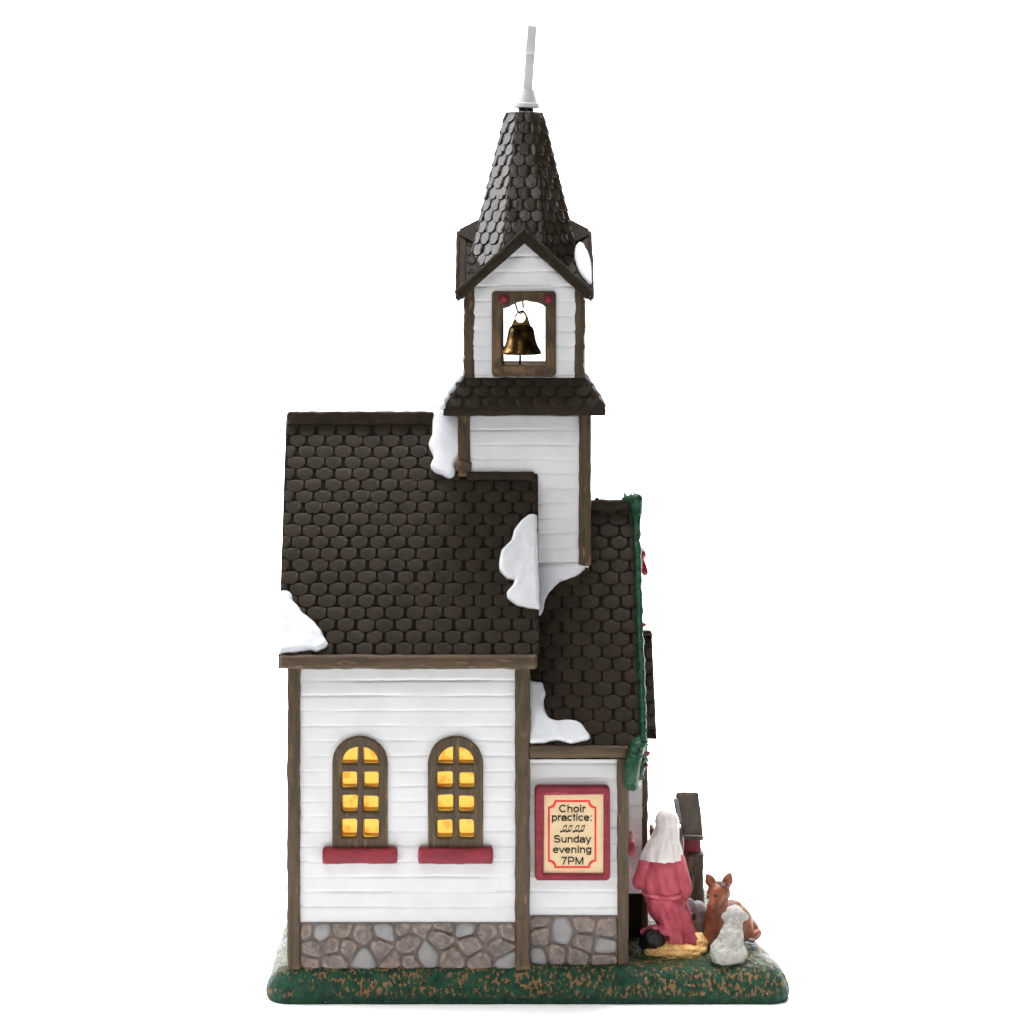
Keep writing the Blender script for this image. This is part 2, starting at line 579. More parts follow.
def snow_patch(parent, name, outline, p0, n, thick=4.0, lift=1.0, edge=3.2, seed=0.0):
    """A pillow of snow lying on the plane (p0, n); the outline is given by its points on that plane."""
    pts = [on_plane(px, py, p0, n) for px, py in outline]
    e1 = Vector((1, 0, 0))
    e1 = (e1 - n * e1.dot(n)).normalized()
    e2 = n.cross(e1)
    q = [((p - p0).dot(e1), (p - p0).dot(e2)) for p in pts]
    # resample and roughen the outline
    rs = []
    for i, a in enumerate(q):
        b = q[(i + 1) % len(q)]
        L = math.hypot(b[0] - a[0], b[1] - a[1])
        m = max(1, int(L / 2.2))
        for j in range(m):
            x = a[0] + (b[0] - a[0]) * j / m
            y = a[1] + (b[1] - a[1]) * j / m
            rs.append((x + nz((x, y, 0), 5, seed) * .9, y + nz((x, y, 4), 5, seed) * .9))
    # smooth once
    rs = [((rs[i - 1][0] + 2 * rs[i][0] + rs[(i + 1) % len(rs)][0]) / 4, (rs[i - 1][1] + 2 * rs[i][1] + rs[(i + 1) % len(rs)][1]) / 4) for i in range(len(rs))]

    def inside(x, y):
        c_ = False
        for i in range(len(rs)):
            (x1, y1), (x2, y2) = rs[i - 1], rs[i]
            if (y1 > y) != (y2 > y) and x < (x2 - x1) * (y - y1) / (y2 - y1) + x1:
                c_ = not c_
        return c_

    def dist(x, y):
        d = 1e9
        for i in range(len(rs)):
            (x1, y1), (x2, y2) = rs[i - 1], rs[i]
            dx, dy = x2 - x1, y2 - y1
            t = max(0, min(1, ((x - x1) * dx + (y - y1) * dy) / (dx * dx + dy * dy + 1e-9)))
            d = min(d, math.hypot(x - x1 - t * dx, y - y1 - t * dy))
        return d
    xs, ys = [a[0] for a in rs], [a[1] for a in rs]
    vin = [Vector(a) for a in rs]
    nb = len(vin)
    y = min(ys)
    r = 0
    while y < max(ys):
        x = min(xs) + (1.0 if r % 2 else 0)
        while x < max(xs):
            if inside(x, y) and dist(x, y) > .7:
                vin.append(Vector((x, y)))
            x += 2.0
        y += 1.75
        r += 1
    edges = [(i, (i + 1) % nb) for i in range(nb)]
    vo, eo, fo, *_ = geometry.delaunay_2d_cdt(vin, edges, [], 1, 1e-5)
    top = []
    for v in vo:
        d = dist(v.x, v.y)
        hgt = thick * math.sqrt(max(0, 1 - (1 - min(1, d / edge)) ** 2))
        hgt += (.55 * nz((v.x, v.y, 0), 13, seed) + .4 * nz((v.x, v.y, 0), 6, seed + 4)) * min(1, d / edge)
        top.append(p0 + e1 * v.x + e2 * v.y + n * (lift + hgt))
    mb = MB()
    mb.add(top, fo)
    bot = [p0 + e1 * a[0] + e2 * a[1] + n * lift for a in rs]
    low = [p - n * 4 for p in bot]
    mb.add(bot + low, [(i, (i + 1) % nb, nb + (i + 1) % nb, nb + i) for i in range(nb)])
    return obj(name, mb, SNOW, parent, smooth=60)


def stones(mb, x0, x1, z0, z1, Y, seeds, bulge=4.2, N=Vector((0, -1, 0))):
    """Irregular field stones; the seeds are (X, Z, material index)."""
    for (sx, sz, mi) in seeds:
        poly = [(x0, z0), (x1, z0), (x1, z1), (x0, z1)]
        for (ox, oz, _) in seeds:
            if (ox, oz) == (sx, sz):
                continue
            mx, mz, nx, nz_ = (sx + ox) / 2, (sz + oz) / 2, ox - sx, oz - sz
            out = []
            for i in range(len(poly)):
                a, b = poly[i - 1], poly[i]
                da = (a[0] - mx) * nx + (a[1] - mz) * nz_
                db = (b[0] - mx) * nx + (b[1] - mz) * nz_
                if (da < 0) != (db < 0):
                    t = da / (da - db)
                    out.append((a[0] + (b[0] - a[0]) * t, a[1] + (b[1] - a[1]) * t))
                if db < 0:
                    out.append(b)
            poly = out
            if len(poly) < 3:
                break
        if len(poly) < 3:
            continue
        cx = sum(p[0] for p in poly) / len(poly)
        cz = sum(p[1] for p in poly) / len(poly)
        for _ in range(3):                                  # round the corners
            q = []
            for i in range(len(poly)):
                a, b = poly[i], poly[(i + 1) % len(poly)]
                q += [(a[0] * .8 + b[0] * .2, a[1] * .8 + b[1] * .2), (a[0] * .2 + b[0] * .8, a[1] * .2 + b[1] * .8)]
            poly = q
        rad = sum(math.hypot(p[0] - cx, p[1] - cz) for p in poly) / len(poly)
        n = len(poly)
        vs, fs = [], []
        flat = random.uniform(.8, 1.1)
        gapk = 1.1
        for (ins, hh) in ((gapk, -1), (gapk + .2, 1.2), (gapk + .9, 2.5), (gapk + 2.2, 3.5), (gapk + 4, 3.9), (rad * .6, 4.1)):
            kx = max(.12, 1 - ins / rad)
            for (x, z) in poly:
                X, Z = cx + (x - cx) * kx, cz + (z - cz) * kx
                w = nz((X, Z, 0), 6, 3) * .8 + nz((X, Z, 0), 16, 9) * 1.2
                vs.append(Vector((X + nz((X, Z, 1), 5, 1) * .5, Y, Z + nz((X, Z, 1), 5, 2) * .5)) + N * (hh * bulge / 4 * flat + (w if hh > 2 else 0)))
        for r in range(5):
            for i in range(n):
                fs.append((r * n + i, r * n + (i + 1) % n, (r + 1) * n + (i + 1) % n, (r + 1) * n + i))
        fs.append(tuple(5 * n + i for i in range(n)))
        mb.add(vs, fs[:4 * n], mi)
        o_ = len(mb.v) - len(vs)
        mb.f += [tuple(i + o_ for i in f) for f in fs[4 * n:]]
        mb.mi += [3 if mi == 0 else mi] * (len(fs) - 4 * n)


def gable_roof_slab(mb, xl_r, xl_e, xr_r, xr_e, yr, zr, ye, ze, thick=7, drop=6.4):
    """Solid under the shingles: a symmetrical pitched slab with its ridge along X."""
    yb = 2 * yr - ye
    sec = [(ye, ze - drop), (yr, zr - drop), (yb, ze - drop), (yb, ze - drop - thick), (yr, zr - drop - thick * 1.8), (ye, ze - drop - thick)]
    L = [(xl_e if abs(y - yr) > 1 else xl_r, y, z) for y, z in sec]
    R = [(xr_e if abs(y - yr) > 1 else xr_r, y, z) for y, z in sec]
    fs = [(i, (i + 1) % 6, 6 + (i + 1) % 6, 6 + i) for i in range(6)]
    fs += [(0, 1, 4, 5), (1, 2, 3, 4), (6, 11, 10, 7), (7, 10, 9, 8)]
    mb.add(L + R, fs, 1)


# ------------------------------------------------------------------ the setting: a white paper sweep
mb = MB()
prof = [(-1500, 0), (900, 0)]
for i in range(1, 13):
    a = PI / 2 * i / 12
    prof.append((900 + 700 * math.sin(a), 700 - 700 * math.cos(a)))
prof.append((1600, 3200))
vs = []
for (y, z) in prof:
    vs += [(-2600, y, z), (2600, y, z)]
mb.add(vs, [(2 * i, 2 * i + 1, 2 * i + 3, 2 * i + 2) for i in range(len(prof) - 1)])
tag(obj('backdrop', mb, SWEEP, smooth=60), None, None, kind='structure')

# ------------------------------------------------------------------ the display base
GX0, GX1, GY0, GY1 = -245, 277, -14, 292


def rrect(x0, x1, y0, y1, r, n=320):
    segs = [((x1 - r, y0), (x0 + r, y0)), ((x0 + r, y0 + r), 270, 180), ((x0, y0 + r), (x0, y1 - r)), ((x0 + r, y1 - r), 180, 90),
            ((x0 + r, y1), (x1 - r, y1)), ((x1 - r, y1 - r), 90, 0), ((x1, y1 - r), (x1, y0 + r)), ((x1 - r, y0 + r), 0, -90)]
    cnt = [90, 16, 50, 16, 90, 16, 50, 16]
    out = []
    for s, m in zip(segs, cnt):
        for i in range(m):
            t = i / m
            if len(s) == 2:
                out.append((s[0][0] + (s[1][0] - s[0][0]) * t, s[0][1] + (s[1][1] - s[0][1]) * t))
            else:
                a = math.radians(s[1] + (s[2] - s[1]) * t)
                out.append((s[0][0] + r * math.cos(a), s[0][1] + r * math.sin(a)))
    return out


mb = MB()
rings = [(2.5, 0), (1, .3), (0, 2.5), (-.6, 8), (.2, 14), (2, 19.5), (4.2, 24), (7, 28), (10.5, 31), (15, 33), (21, 34)]
R = 22
vs, fs = [], []
for (ins, z) in rings:
    loop = rrect(GX0 + ins, GX1 - ins, GY0 + ins * .8, GY1 - ins, max(8, R - ins * .6))
    for (x, y) in loop:
        vs.append(Vector((x, y, z)))
n = len(loop)
inner = vs[-n:]
cx, cy = (GX0 + GX1) / 2, (GY0 + GY1) / 2
K = 34
for q in range(1, K + 1):
    f = 1 - q / (K + .5)
    for p in inner:
        # move towards the long centre line
        cl = max(GX0 + 150, min(GX1 - 150, p.x))
        vs.append(Vector((cl + (p.x - cl) * f, cy + (p.y - cy) * f, 34)))
nr = len(rings) + K
for r in range(nr - 1):
    for i in range(n):
        fs.append((r * n + i, r * n + (i + 1) % n, (r + 1) * n + (i + 1) % n, (r + 1) * n + i))
fs.append(tuple(range(n)))
for p in vs:
    out = Vector((p.x - cx, (p.y - cy) * 1.6, 0)).normalized()
    side = max(0, 1 - p.z / 34)
    low = min(1, p.z / 5)
    a = nz(p, 22, 2) * 2.2 + nz(p, 8, 5) * 2.8 + nz(p, 4, 7) * 1.8
    p += out * a * (.35 + side * .8) * low
    p.z += (nz(p, 26, 12) * 1.6 + nz(p, 8, 15) * 1.3 + nz(p, 4, 16) * .7) * low * (1 - side * .5)
    if p.z < 0.2:
        p.z = 0.2
for p in vs:                                         # the far right corner is cut back
    if p.x > cx:
        xs_ = [(-20, 277), (20, 277), (60, 269), (100, 260), (200, 241), (300, 222)]
        for (y0, x0), (y1, x1) in zip(xs_, xs_[1:]):
            if y0 <= p.y <= y1:
                p.x = cx + (p.x - cx) * ((x0 + (x1 - x0) * (p.y - y0) / (y1 - y0)) - cx) / (277 - cx)
                break
mb.add(vs, fs)
tag(obj('display_base', mb, GRASS, loc=(16, 139, 0), smooth=80),
    'green painted grassy base with brown flecks carrying the church and figures', 'base')

# ------------------------------------------------------------------ the church
church = thing('church', 'white miniature church with dark shingled roofs, bell tower and snow patches', 'church', (-50, 138, 32))
RY = 138.0                       # ridge line
NR = Vector((0, RY, PZ(413, RY)))
NE = Vector((0, -16, PZ(655, -16)))
XL_R, XL_E = PX(286, RY), PX(278, -16)
XR = 27.0

# --- nave walls
WINS = [360.0, 455.5]


def nave_hole(u, z):
    x = u - 224
    for wx in WINS:
        if abs(x - (wx - 512)) < 22 and PZ(843, 0) < z < PZ(763, 0):
            return True
        if z >= PZ(763, 0) and math.hypot(x - (wx - 512), z - PZ(763, 0)) < 22:
            return True
    return False


mb = MB()
siding(mb, Vector((-224, 0, 0)), Vector((1, 0, 0)), Vector((0, -1, 0)), 242, 78, 338, 93, 15.1, nave_hole, seed=1)
siding(mb, Vector((-222, 276, 0)), Vector((0, -1, 0)), Vector((-1, 0, 0)), 276, 32, 338, 93, 15.1, seed=2, step=9)
for x in (-221, 17.5):
    mb.add([(x, 0, 32), (x, 276, 32), (x, 276, 338), (x, 138, 560), (x, 0, 338)], [(0, 1, 2, 3, 4)])
mb.add([(-222, 276, 32), (18, 276, 32), (18, 276, 338), (-222, 276, 338)], [(0, 1, 2, 3)])
obj('nave_wall', mb, WHITE, church, smooth=50)
mb = MB()
mb.add([(-215, 3, 330), (-215, 272, 330), (12, 272, 330), (12, 3, 330)], [(0, 1, 2, 3)])
obj('inner_ceiling', mb, DARK, church)

# --- stone foundation of nave and vestibule
T, G = 0, 1
nave_seeds = [(304, 930, T), (321.5, 932, G), (343, 928, T), (361, 934, T), (386.5, 930, G), (312, 948, T), (332, 945, T), (349, 946, T),
              (308, 963, T), (334, 961, T), (364.6, 957, G), (380, 948, T), (394, 963, T), (409, 943, T), (419, 924, T), (409, 963, T),
              (426.7, 954, G), (441, 938, T), (452, 957, T), (446, 923, T), (465.7, 926, G), (470, 944, T), (481, 961, T), (488, 931, T),
              (499, 947, T), (508, 928, T), (507, 962, G), (402, 926, T)]
mb = MB()
stones(mb, -212, 6, 31, 78, -1.0, [(x - 512, PZ(y, 0), m) for x, y, m in nave_seeds])
mb.box(-223, 17, -1.0, 4, 30, 78, 2)
obj('stone_foundation', mb, [STONE, STONE_GREY, MORTAR, STONE_MID], church, smooth=45)
vest_seeds = [(540, 934, T), (562, 932, G), (586, 924, T), (606, 927, T), (584, 941, T), (604, 946, G), (556, 955, T), (539, 958, G),
              (577, 957, T), (604, 961, T), (537, 920, T)]
mb = MB()
stones(mb, 17, 107, 31, 82.5, 7.0, [(x - 512, PZ(y, 7), m) for x, y, m in vest_seeds])
mb.box(17, 112, 7.0, 12, 30, 82.5, 2)
obj('stone_foundation', mb, [STONE, STONE_GREY, MORTAR, STONE_MID], church, smooth=45)

# --- corner posts of the nave
for i, (a, b) in enumerate(((287.3, 300.3), (515, 530))):
    mb = MB()
    xm, w = (a + b) / 2 - 512, b - a
    mb.beam((xm, -1, 31), (xm, -1, 338), w, 9, seed=i * 9 + 1, rnd=2.4)
    if i:
        mb.beam((520 - 512, -4.5, 31), (519.5 - 512, -4.5, 84), 8.5, 4, seed=33, rnd=1.5, wob=1.0)
    obj('corner_post', mb, TRIM_V, church, smooth=60)
mb = MB()
mb.beam((PX(279, -14), -12, 341), (PX(537.5, -14), -12, 341), 13.5, 16, side=Vector((0, 0, 1)), rnd=3, seed=5)
obj('eaves_board', mb, TRIM_H, church, smooth=60)


# --- windows
def arch(xc, zb, zs, hw, n=22, wob=0.0, seed=0.0):
    pts = [(xc - hw, zb), (xc + hw, zb)]
    for i in range(n + 1):
        a = PI * i / n
        pts.append((xc + hw * math.cos(a), zs + hw * math.sin(a)))
    return pts


def rect(x0, x1, z0, z1, r=1.6):
    out = []
    for (cx_, cz_, a0) in ((x1 - r, z1 - r, 0), (x0 + r, z1 - r, 90), (x0 + r, z0 + r, 180), (x1 - r, z0 + r, 270)):
        for q in (0, 30, 60, 90):
            a = math.radians(a0 + q)
            out.append((cx_ + r * math.cos(a), cz_ + r * math.sin(a)))
    return out


for wi, wx in enumerate(WINS):
    xc = wx - 512
    ox = 0 if wi == 0 else -.4
    cells = []
    jj = lambda: random.uniform(-.5, .5)
    for (ya, yb) in ((771, 787.5), (794.5, 811.5), (818.5, 837)):
        for (xa, xb) in ((-18.3, -2.6), (3.6, 18.8)):
            cells.append(rect(xc + xa + jj(), xc + xb + jj(), PZ(yb, 0) + jj(), PZ(ya, 0) + jj(), 2.2))
    for sgn in (-1, 1):                            # the two quarter lights in the arch
        pts = [(xc + .5 + sgn * 3, PZ(763.5, 0)), (xc + .5 + sgn * 18.5, PZ(763.5, 0))]
        for i in range(1, 8):
            a = math.radians(8 + 72 * i / 7)
            pts.append((xc + .5 + sgn * 18.5 * math.cos(a), PZ(763.5, 0) + 1 + 16.5 * math.sin(a)))
        pts.append((xc + .5 + sgn * 3, PZ(763.5, 0) + 17))
        cells.append(pts if sgn > 0 else pts[::-1])
    mb = MB()
    plate(mb, [arch(xc, PZ(848, 0), PZ(763, 0), 27.6)] + cells, -4.5, 5, 1.6, wob=.8, seed=wi * 7.0)
    win = obj('window', mb, TRIM_V, church, smooth=45)
    mb = MB()
    pl_ = arch(xc, PZ(846, 0), PZ(763, 0), 26)
    mb.add([(x, 17, z) for x, z in pl_], [tuple(range(len(pl_)))], 0)
    for c_ in cells:                                # moulded amber reveals round each light
        n = len(c_)
        vs = [(x, 4.6, z) for x, z in c_] + [(x, 17, z) for x, z in c_]
        mb.add(vs, [(i, (i + 1) % n, n + (i + 1) % n, n + i) for i in range(n)], 1)
    obj('pane', mb, [PANE, AMBER], win, smooth=45)
    mb = MB()
    mb.beam((xc - 37, -4, PZ(854, 0)), (xc + 37.5, -4, PZ(854, 0)), 15, 11, side=Vector((0, 0, 1)), rnd=1.7, seed=wi * 5 + 2, wob=.9)
    obj('sill', mb, RED, win, smooth=60)

# --- nave roof
e = NR - NE
Vn = Vector((0, -e.y, -e.z)).normalized()           # down the front slope
SL = math.hypot(e.y, e.z)
Nn = Vector((0, -e.z, e.y)).normalized()
mb = MB()
gable_roof_slab(mb, XL_R, XL_E, XR, XR, RY, NR.z, -16, NE.z)


def nave_bounds(t):
    return (XL_R + (XL_E - XL_R) * t / SL, XR)


shingles(mb, NR - Nn * 3.2, Vector((1, 0, 0)), Vn, Nn, nave_bounds, SL, 19.6, 13.05, 4.9, 4.6, thick=.8, gap=2.3, seg=1, lap=1.12, bev=.55, roll=.25, dome=.35)
Vb = Vector((0, e.y, -e.z)).normalized()
Nb = Vector((0, e.z, e.y)).normalized()
shingles(mb, NR - Nb * 3.2, Vector((1, 0, 0)), Vb, Nb, nave_bounds, SL, 19.9, 13.05, 5.2, 5.2, thick=3.2, gap=2.0, seg=1)
mb.beam((XL_R + 1, RY, NR.z - 5.2), (PX(434, RY), RY, NR.z - 5.2), 13, 14, side=Vector((0, 1, 0)), rnd=3, wob=1.1, seed=3)
mb.beam((-48, 98.5, 512.5), (24, 98.5, 512.5), 9, 9, side=Vector((0, 0, 1)), rnd=3, wob=1.0, seed=23)
mb.ball((21.5, 99, 510), (5, 6, 6), 3)
nroof = obj('roof', mb, [ROOF, GAP], church, smooth=35)
P0 = NR + Nn * -.5
snow_patch(nroof, 'snow_patch', [(280, 590.7), (287.6, 591), (292.5, 594.6), (291.5, 600), (300, 608), (302, 613), (312, 620), (321.8, 631.8), (323.7, 637.6),
                                 (329, 645), (324, 648), (318, 651), (309, 650), (288.6, 652.7), (278, 654), (278.2, 640), (279, 610)], P0, Nn, 3.2, seed=1)
snow_patch(nroof, 'snow_patch', [(433, 412), (444, 411.6), (460, 412.5), (460, 456), (454.5, 465), (455.5, 474), (452.8, 477.8), (447.5, 477.3), (435.2, 472), (430.4, 467.7),
                                 (430.8, 463.3), (433.9, 458.9), (428.2, 444.8), (432.6, 435), (433, 424.6)], P0, Nn, 3.2, seed=2)
snow_patch(nroof, 'snow_patch', [(537, 514.8), (530, 514.4), (522.5, 519.5), (514, 530.5), (511.6, 540.6), (502, 549), (499, 562.5), (499, 570), (507, 578),
                                 (514.7, 579.7), (513, 586), (506, 593), (508.4, 599), (517.8, 605.5), (528.8, 607.8), (539.5, 608.6), (539, 590), (538, 550)],
           P0, Nn, 3.4, seed=3)

# --- vestibule
mb = MB()
siding(mb, Vector((17, 8, 0)), Vector((1, 0, 0)), Vector((0, -1, 0)), 96, 80, 250, 90, 16.1, seed=4)


def facade_clip(u, z):
    return z > 470 - abs(u - 132) * 1.574


siding(mb, Vector((115, 6, 0)), Vector((0, 1, 0)), Vector((1, 0, 0)), 264, 80, 470, 90, 15.6, seed=6, step=6, clip=facade_clip)
mb.add([(17, 270, 32), (115, 270, 32), (115, 270, 250), (17, 270, 250)], [(0, 1, 2, 3)])
obj('vestibule_wall', mb, WHITE, church, smooth=50)
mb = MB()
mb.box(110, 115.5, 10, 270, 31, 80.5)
obj('facade_foundation', mb, SHADESTONE, church)
mb = MB()
mb.beam((111.2, 7, 31), (111.2, 7, 252), 11.2, 11, seed=41, rnd=2.2)
obj('corner_post', mb, TRIM_V, church, smooth=60)
mb = MB()
mb.beam((17.5, -.5, 249), (116.5, -.5, 249), 12, 14, side=Vector((0, 0, 1)), rnd=2.4, seed=6)
obj('eaves_board', mb, TRIM_H, church, smooth=60)

VR = Vector((0, RY, PZ(501, RY)))
VE = Vector((0, -5, PZ(746, -5)))
e2 = VR - VE
Vv = Vector((0, -e2.y, -e2.z)).normalized()
Nv = Vector((0, -e2.z, e2.y)).normalized()
SV = e2.length
VX0, VX1 = 16.0, 130.0
mb = MB()
gable_roof_slab(mb, VX0, VX0, VX1, VX1, RY, VR.z, -5, VE.z)
shingles(mb, VR - Nv * 3.2, Vector((1, 0, 0)), Vv, Nv, lambda t: (VX0, VX1), SV, 20.4, 13.2, 5.2, 5.0, thick=1.3, gap=2.1, phase=1, lap=1.12, bev=.6, roll=.3, seg=2, dome=.35)
Vvb = Vector((0, e2.y, -e2.z)).normalized()
Nvb = Vector((0, e2.z, e2.y)).normalized()
shingles(mb, VR - Nvb * 3.2, Vector((1, 0, 0)), Vvb, Nvb, lambda t: (VX0, VX1), SV, 20.4, 13.2, 6, 5.6, thick=3.6, gap=1.8, seg=1)
mb.beam((80, RY, VR.z - 4.5), (VX1 - 1, RY, VR.z - 4.5), 11, 12, side=Vector((0, 1, 0)), rnd=3, wob=1.3, seed=13)
mb.ball((PX(597, RY), RY, VR.z + 1.5), 2.6, 2)
vroof = obj('roof', mb, [ROOF, GAP], church, smooth=35)
V0 = VR + Nv * -.5
snow_patch(vroof, 'snow_patch', [(529, 681), (543, 683), (545.5, 694), (543, 700), (545, 712), (549, 718), (558, 721), (566, 720), (576, 720.5), (583, 726), (588, 733),
                                 (591, 738), (587, 740), (578, 742), (570, 743.5), (560, 740.5), (553, 740), (545, 743), (529, 743), (529, 720)], V0, Nv, 3.6, seed=5)
snow_patch(vroof, 'snow_patch', [(537, 566), (585, 563), (585.5, 568), (576, 576), (560, 581), (549, 592), (544.4, 601.6), (543.6, 609), (540, 616), (536, 616)],
           V0, Nv, 2.2, lift=.2, seed=6)

# facade window with a red sill, seen edge-on past the corner post
mb = MB()
turn = lambda p, y0=52: Vector((115 + (-p.y), y0 + p.x, p.z))
plate(mb, [arch(0, 150, 205, 22)] + [rect(a, b, z, z + 18, 2) for a, b in ((-16, -2), (2, 16)) for z in (155, 178)], -3.5, 3, 1.4, fn=turn)
fw = obj('window', mb, TRIM_V, church, smooth=45)
mb = MB()
mb.add([(113.8, 32, 151), (113.8, 72, 151), (113.8, 72, 222), (113.8, 32, 222)], [(0, 1, 2, 3)])
obj('pane', mb, PANE, fw)
mb = MB()
mb.beam((119.5, 26, 143), (119.5, 76, 143), 14, 10, side=Vector((0, 0, 1)), rnd=4, seed=71)
obj('sill', mb, RED, fw, smooth=60)

# --- porch on the facade
mb = MB()
siding(mb, Vector((114, 92, 0)), Vector((1, 0, 0)), Vector((0, -1, 0)), 24, 80, 252, 96, 15.2, seed=8)
siding(mb, Vector((138, 92, 0)), Vector((0, 1, 0)), Vector((1, 0, 0)), 92, 80, 330, 96, 15.2, seed=9, step=6,
       hole=lambda u, z: abs(u - 46) < 22 and z < 200, clip=lambda u, z: z > 335 - abs(u - 46) * 1.71)
mb.add([(114, 184, 80), (138, 184, 80), (138, 184, 252), (114, 184, 252)], [(0, 1, 2, 3)])
obj('porch_wall', mb, WHITE, church, smooth=50)
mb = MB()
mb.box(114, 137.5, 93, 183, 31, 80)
obj('porch_foundation', mb, SHADESTONE, church)
for y in (95, 181):
    mb = MB()
    mb.beam((138, y, 31), (138, y, 256), 6.5, 8, seed=y, rnd=1.8)
    obj('porch_post', mb, TRIM_V, church, smooth=60)
mb = MB()
for y0, y1 in ((116, 137.2), (138.8, 160)):
    mb.box(133, 136.5, y0, y1, 80, 200)
dr = obj('door', mb, WINE, church)
mb = MB()
for y in (133, 143):
    mb.ball((138.5, y, 132), 2.4, 2)
obj('handle', mb, BRASS, dr)
QR = Vector((0, RY, PZ(631, RY)))
QE = Vector((0, 82, PZ(729, 82)))
e3 = QR - QE
Vq = Vector((0, -e3.y, -e3.z)).normalized()
Nq = Vector((0, -e3.z, e3.y)).normalized()
mb = MB()
gable_roof_slab(mb, 112, 112, 148, 149.5, RY, QR.z, 82, QE.z, thick=5, drop=5.5)
shingles(mb, QR - Nq * 3.2, Vector((1, 0, 0)), Vq, Nq, lambda t: (112, 148 + 1.5 * t / e3.length), e3.length, 20, 16, 4, 4, thick=2.6, gap=1.6, phase=1)
Vqb, Nqb = Vector((0, e3.y, -e3.z)).normalized(), Vector((0, e3.z, e3.y)).normalized()
shingles(mb, QR - Nqb * 3.2, Vector((1, 0, 0)), Vqb, Nqb, lambda t: (112, 148 + 1.5 * t / e3.length), e3.length, 20, 16, 4, 4, thick=2.6, gap=1.6, phase=1)
mb.beam((116, RY, QR.z - 2), (148, RY, QR.z - 2), 8, 6, side=Vector((0, 1, 0)), rnd=2.8, seed=19)
obj('porch_roof', mb, [ROOF, GAP], church, smooth=35)

# --- bell tower
TX, TY = 13.0, 162.0
tower = [(-56, 82, 93, 231)]
mb = MB()
siding(mb, Vector((-54, 99.5, 0)), Vector((1, 0, 0)), Vector((0, -1, 0)), 134, 380, 590, PZ(430.5, 94) - 15.4 * 9, 15.4, seed=11)
siding(mb, Vector((81, 99, 0)), Vector((0, 1, 0)), Vector((1, 0, 0)), 131, 380, 590, PZ(430.5, 94) - 15.4 * 9, 15.4, seed=12, step=8)
siding(mb, Vector((-55, 230, 0)), Vector((0, -1, 0)), Vector((-1, 0, 0)), 136, 380, 590, PZ(430.5, 94) - 15.4 * 9, 15.4, seed=13, step=8)
mb.add([(-55, 230, 330), (81, 230, 330), (81, 230, 590), (-55, 230, 590)], [(0, 1, 2, 3)])
obj('tower_wall', mb, WHITE, church, smooth=50)
for i, (x, y, zb, w) in enumerate(((-50, 100, 512, 12.6), (76, 100, PZ(566, 96), 13), (-50, 229, 400, 12), (76, 229, 400, 12))):
    mb = MB()
    mb.beam((x, y, zb), (x, y, 586), w, 10, seed=50 + i * 7, rnd=2.6)
    if i == 0:
        mb.beam((x - 1, y - 2.5, zb + 5), (x - .5, y - 2.5, zb + 17), w + 3.5, 9, seed=91, rnd=2.6, wob=1.2)
    obj('corner_post', mb, TRIM_V, church, smooth=60)

# skirt roof round the tower
mb = MB()
a0, z0, a1, z1 = 83.0, 583.0, 63.0, 618.0


def rot4(i):
    return Matrix.Translation((TX, TY, 0)) @ Matrix.Rotation(i * PI / 2, 4, 'Z')


sec = [(a0 - 5, 576.5), (a0 + .5, 577.5), (a0 + 1, 582.5), (a0 - .5, 587), (a1, z1 - 3), (a1 - 14, z1 - 2), (a1 - 20, 576.5)]
for i in range(4):
    M = rot4(i)
    n = len(sec)
    m = 24
    vs = []
    for j in range(m + 1):
        t = -1 + 2 * j / m
        for (a, z) in sec:
            p = M @ Vector((a * t, -a, z))
            p += Vector((nz(p, 12, 4), nz(p, 12, 5), nz(p, 12, 6))) * .9
            vs.append(p)
    mb.add(vs, [(j * n + q, j * n + (q + 1) % n, (j + 1) * n + (q + 1) % n, (j + 1) * n + q) for j in range(m) for q in range(n)])
    U = M.to_3x3() @ Vector((1, 0, 0))
    F = M.to_3x3() @ Vector((0, -1, 0))
    d = Vector((a0 - a1, -(z1 - 587)))
    d.normalize()
    V = F * d.x + Vector((0, 0, d.y))
    N = F * -d.y + Vector((0, 0, d.x))
    O = M @ Vector((0, -a1, z1 - 2)) - N * 1.0
    L = math.hypot(a0 - a1, z1 - 587)
    shingles(mb, O, U, V, N, lambda t: (-a1 + 3 - (a0 - a1) * t / L, a1 - 3 + (a0 - a1) * t / L), L, 17.5, 12, 8, 7.5, thick=3.4, gap=.8, phase=1, lap=1.5, seg=4)
sroof = obj('skirt_roof', mb, ROOF, church, smooth=40)
mb = MB()
for q, (x, z, r) in enumerate(((-54, 613, 5.4), (-62, 603, 6.4), (-68, 594, 6), (-71, 587, 5.4))):
    mb.capsule(Vector((x, 120, z)), r, Vector((x + 1, 185, z)), r * .9)
    mb.ball((x - 1, 105 - q * 6, z), (r, 12, r), 2)
obj('snow_patch', sculpt(mb, 1.5, 3, ((.8, 6, 3, (1, 1, 1)),)), SNOW, sroof, smooth=80)

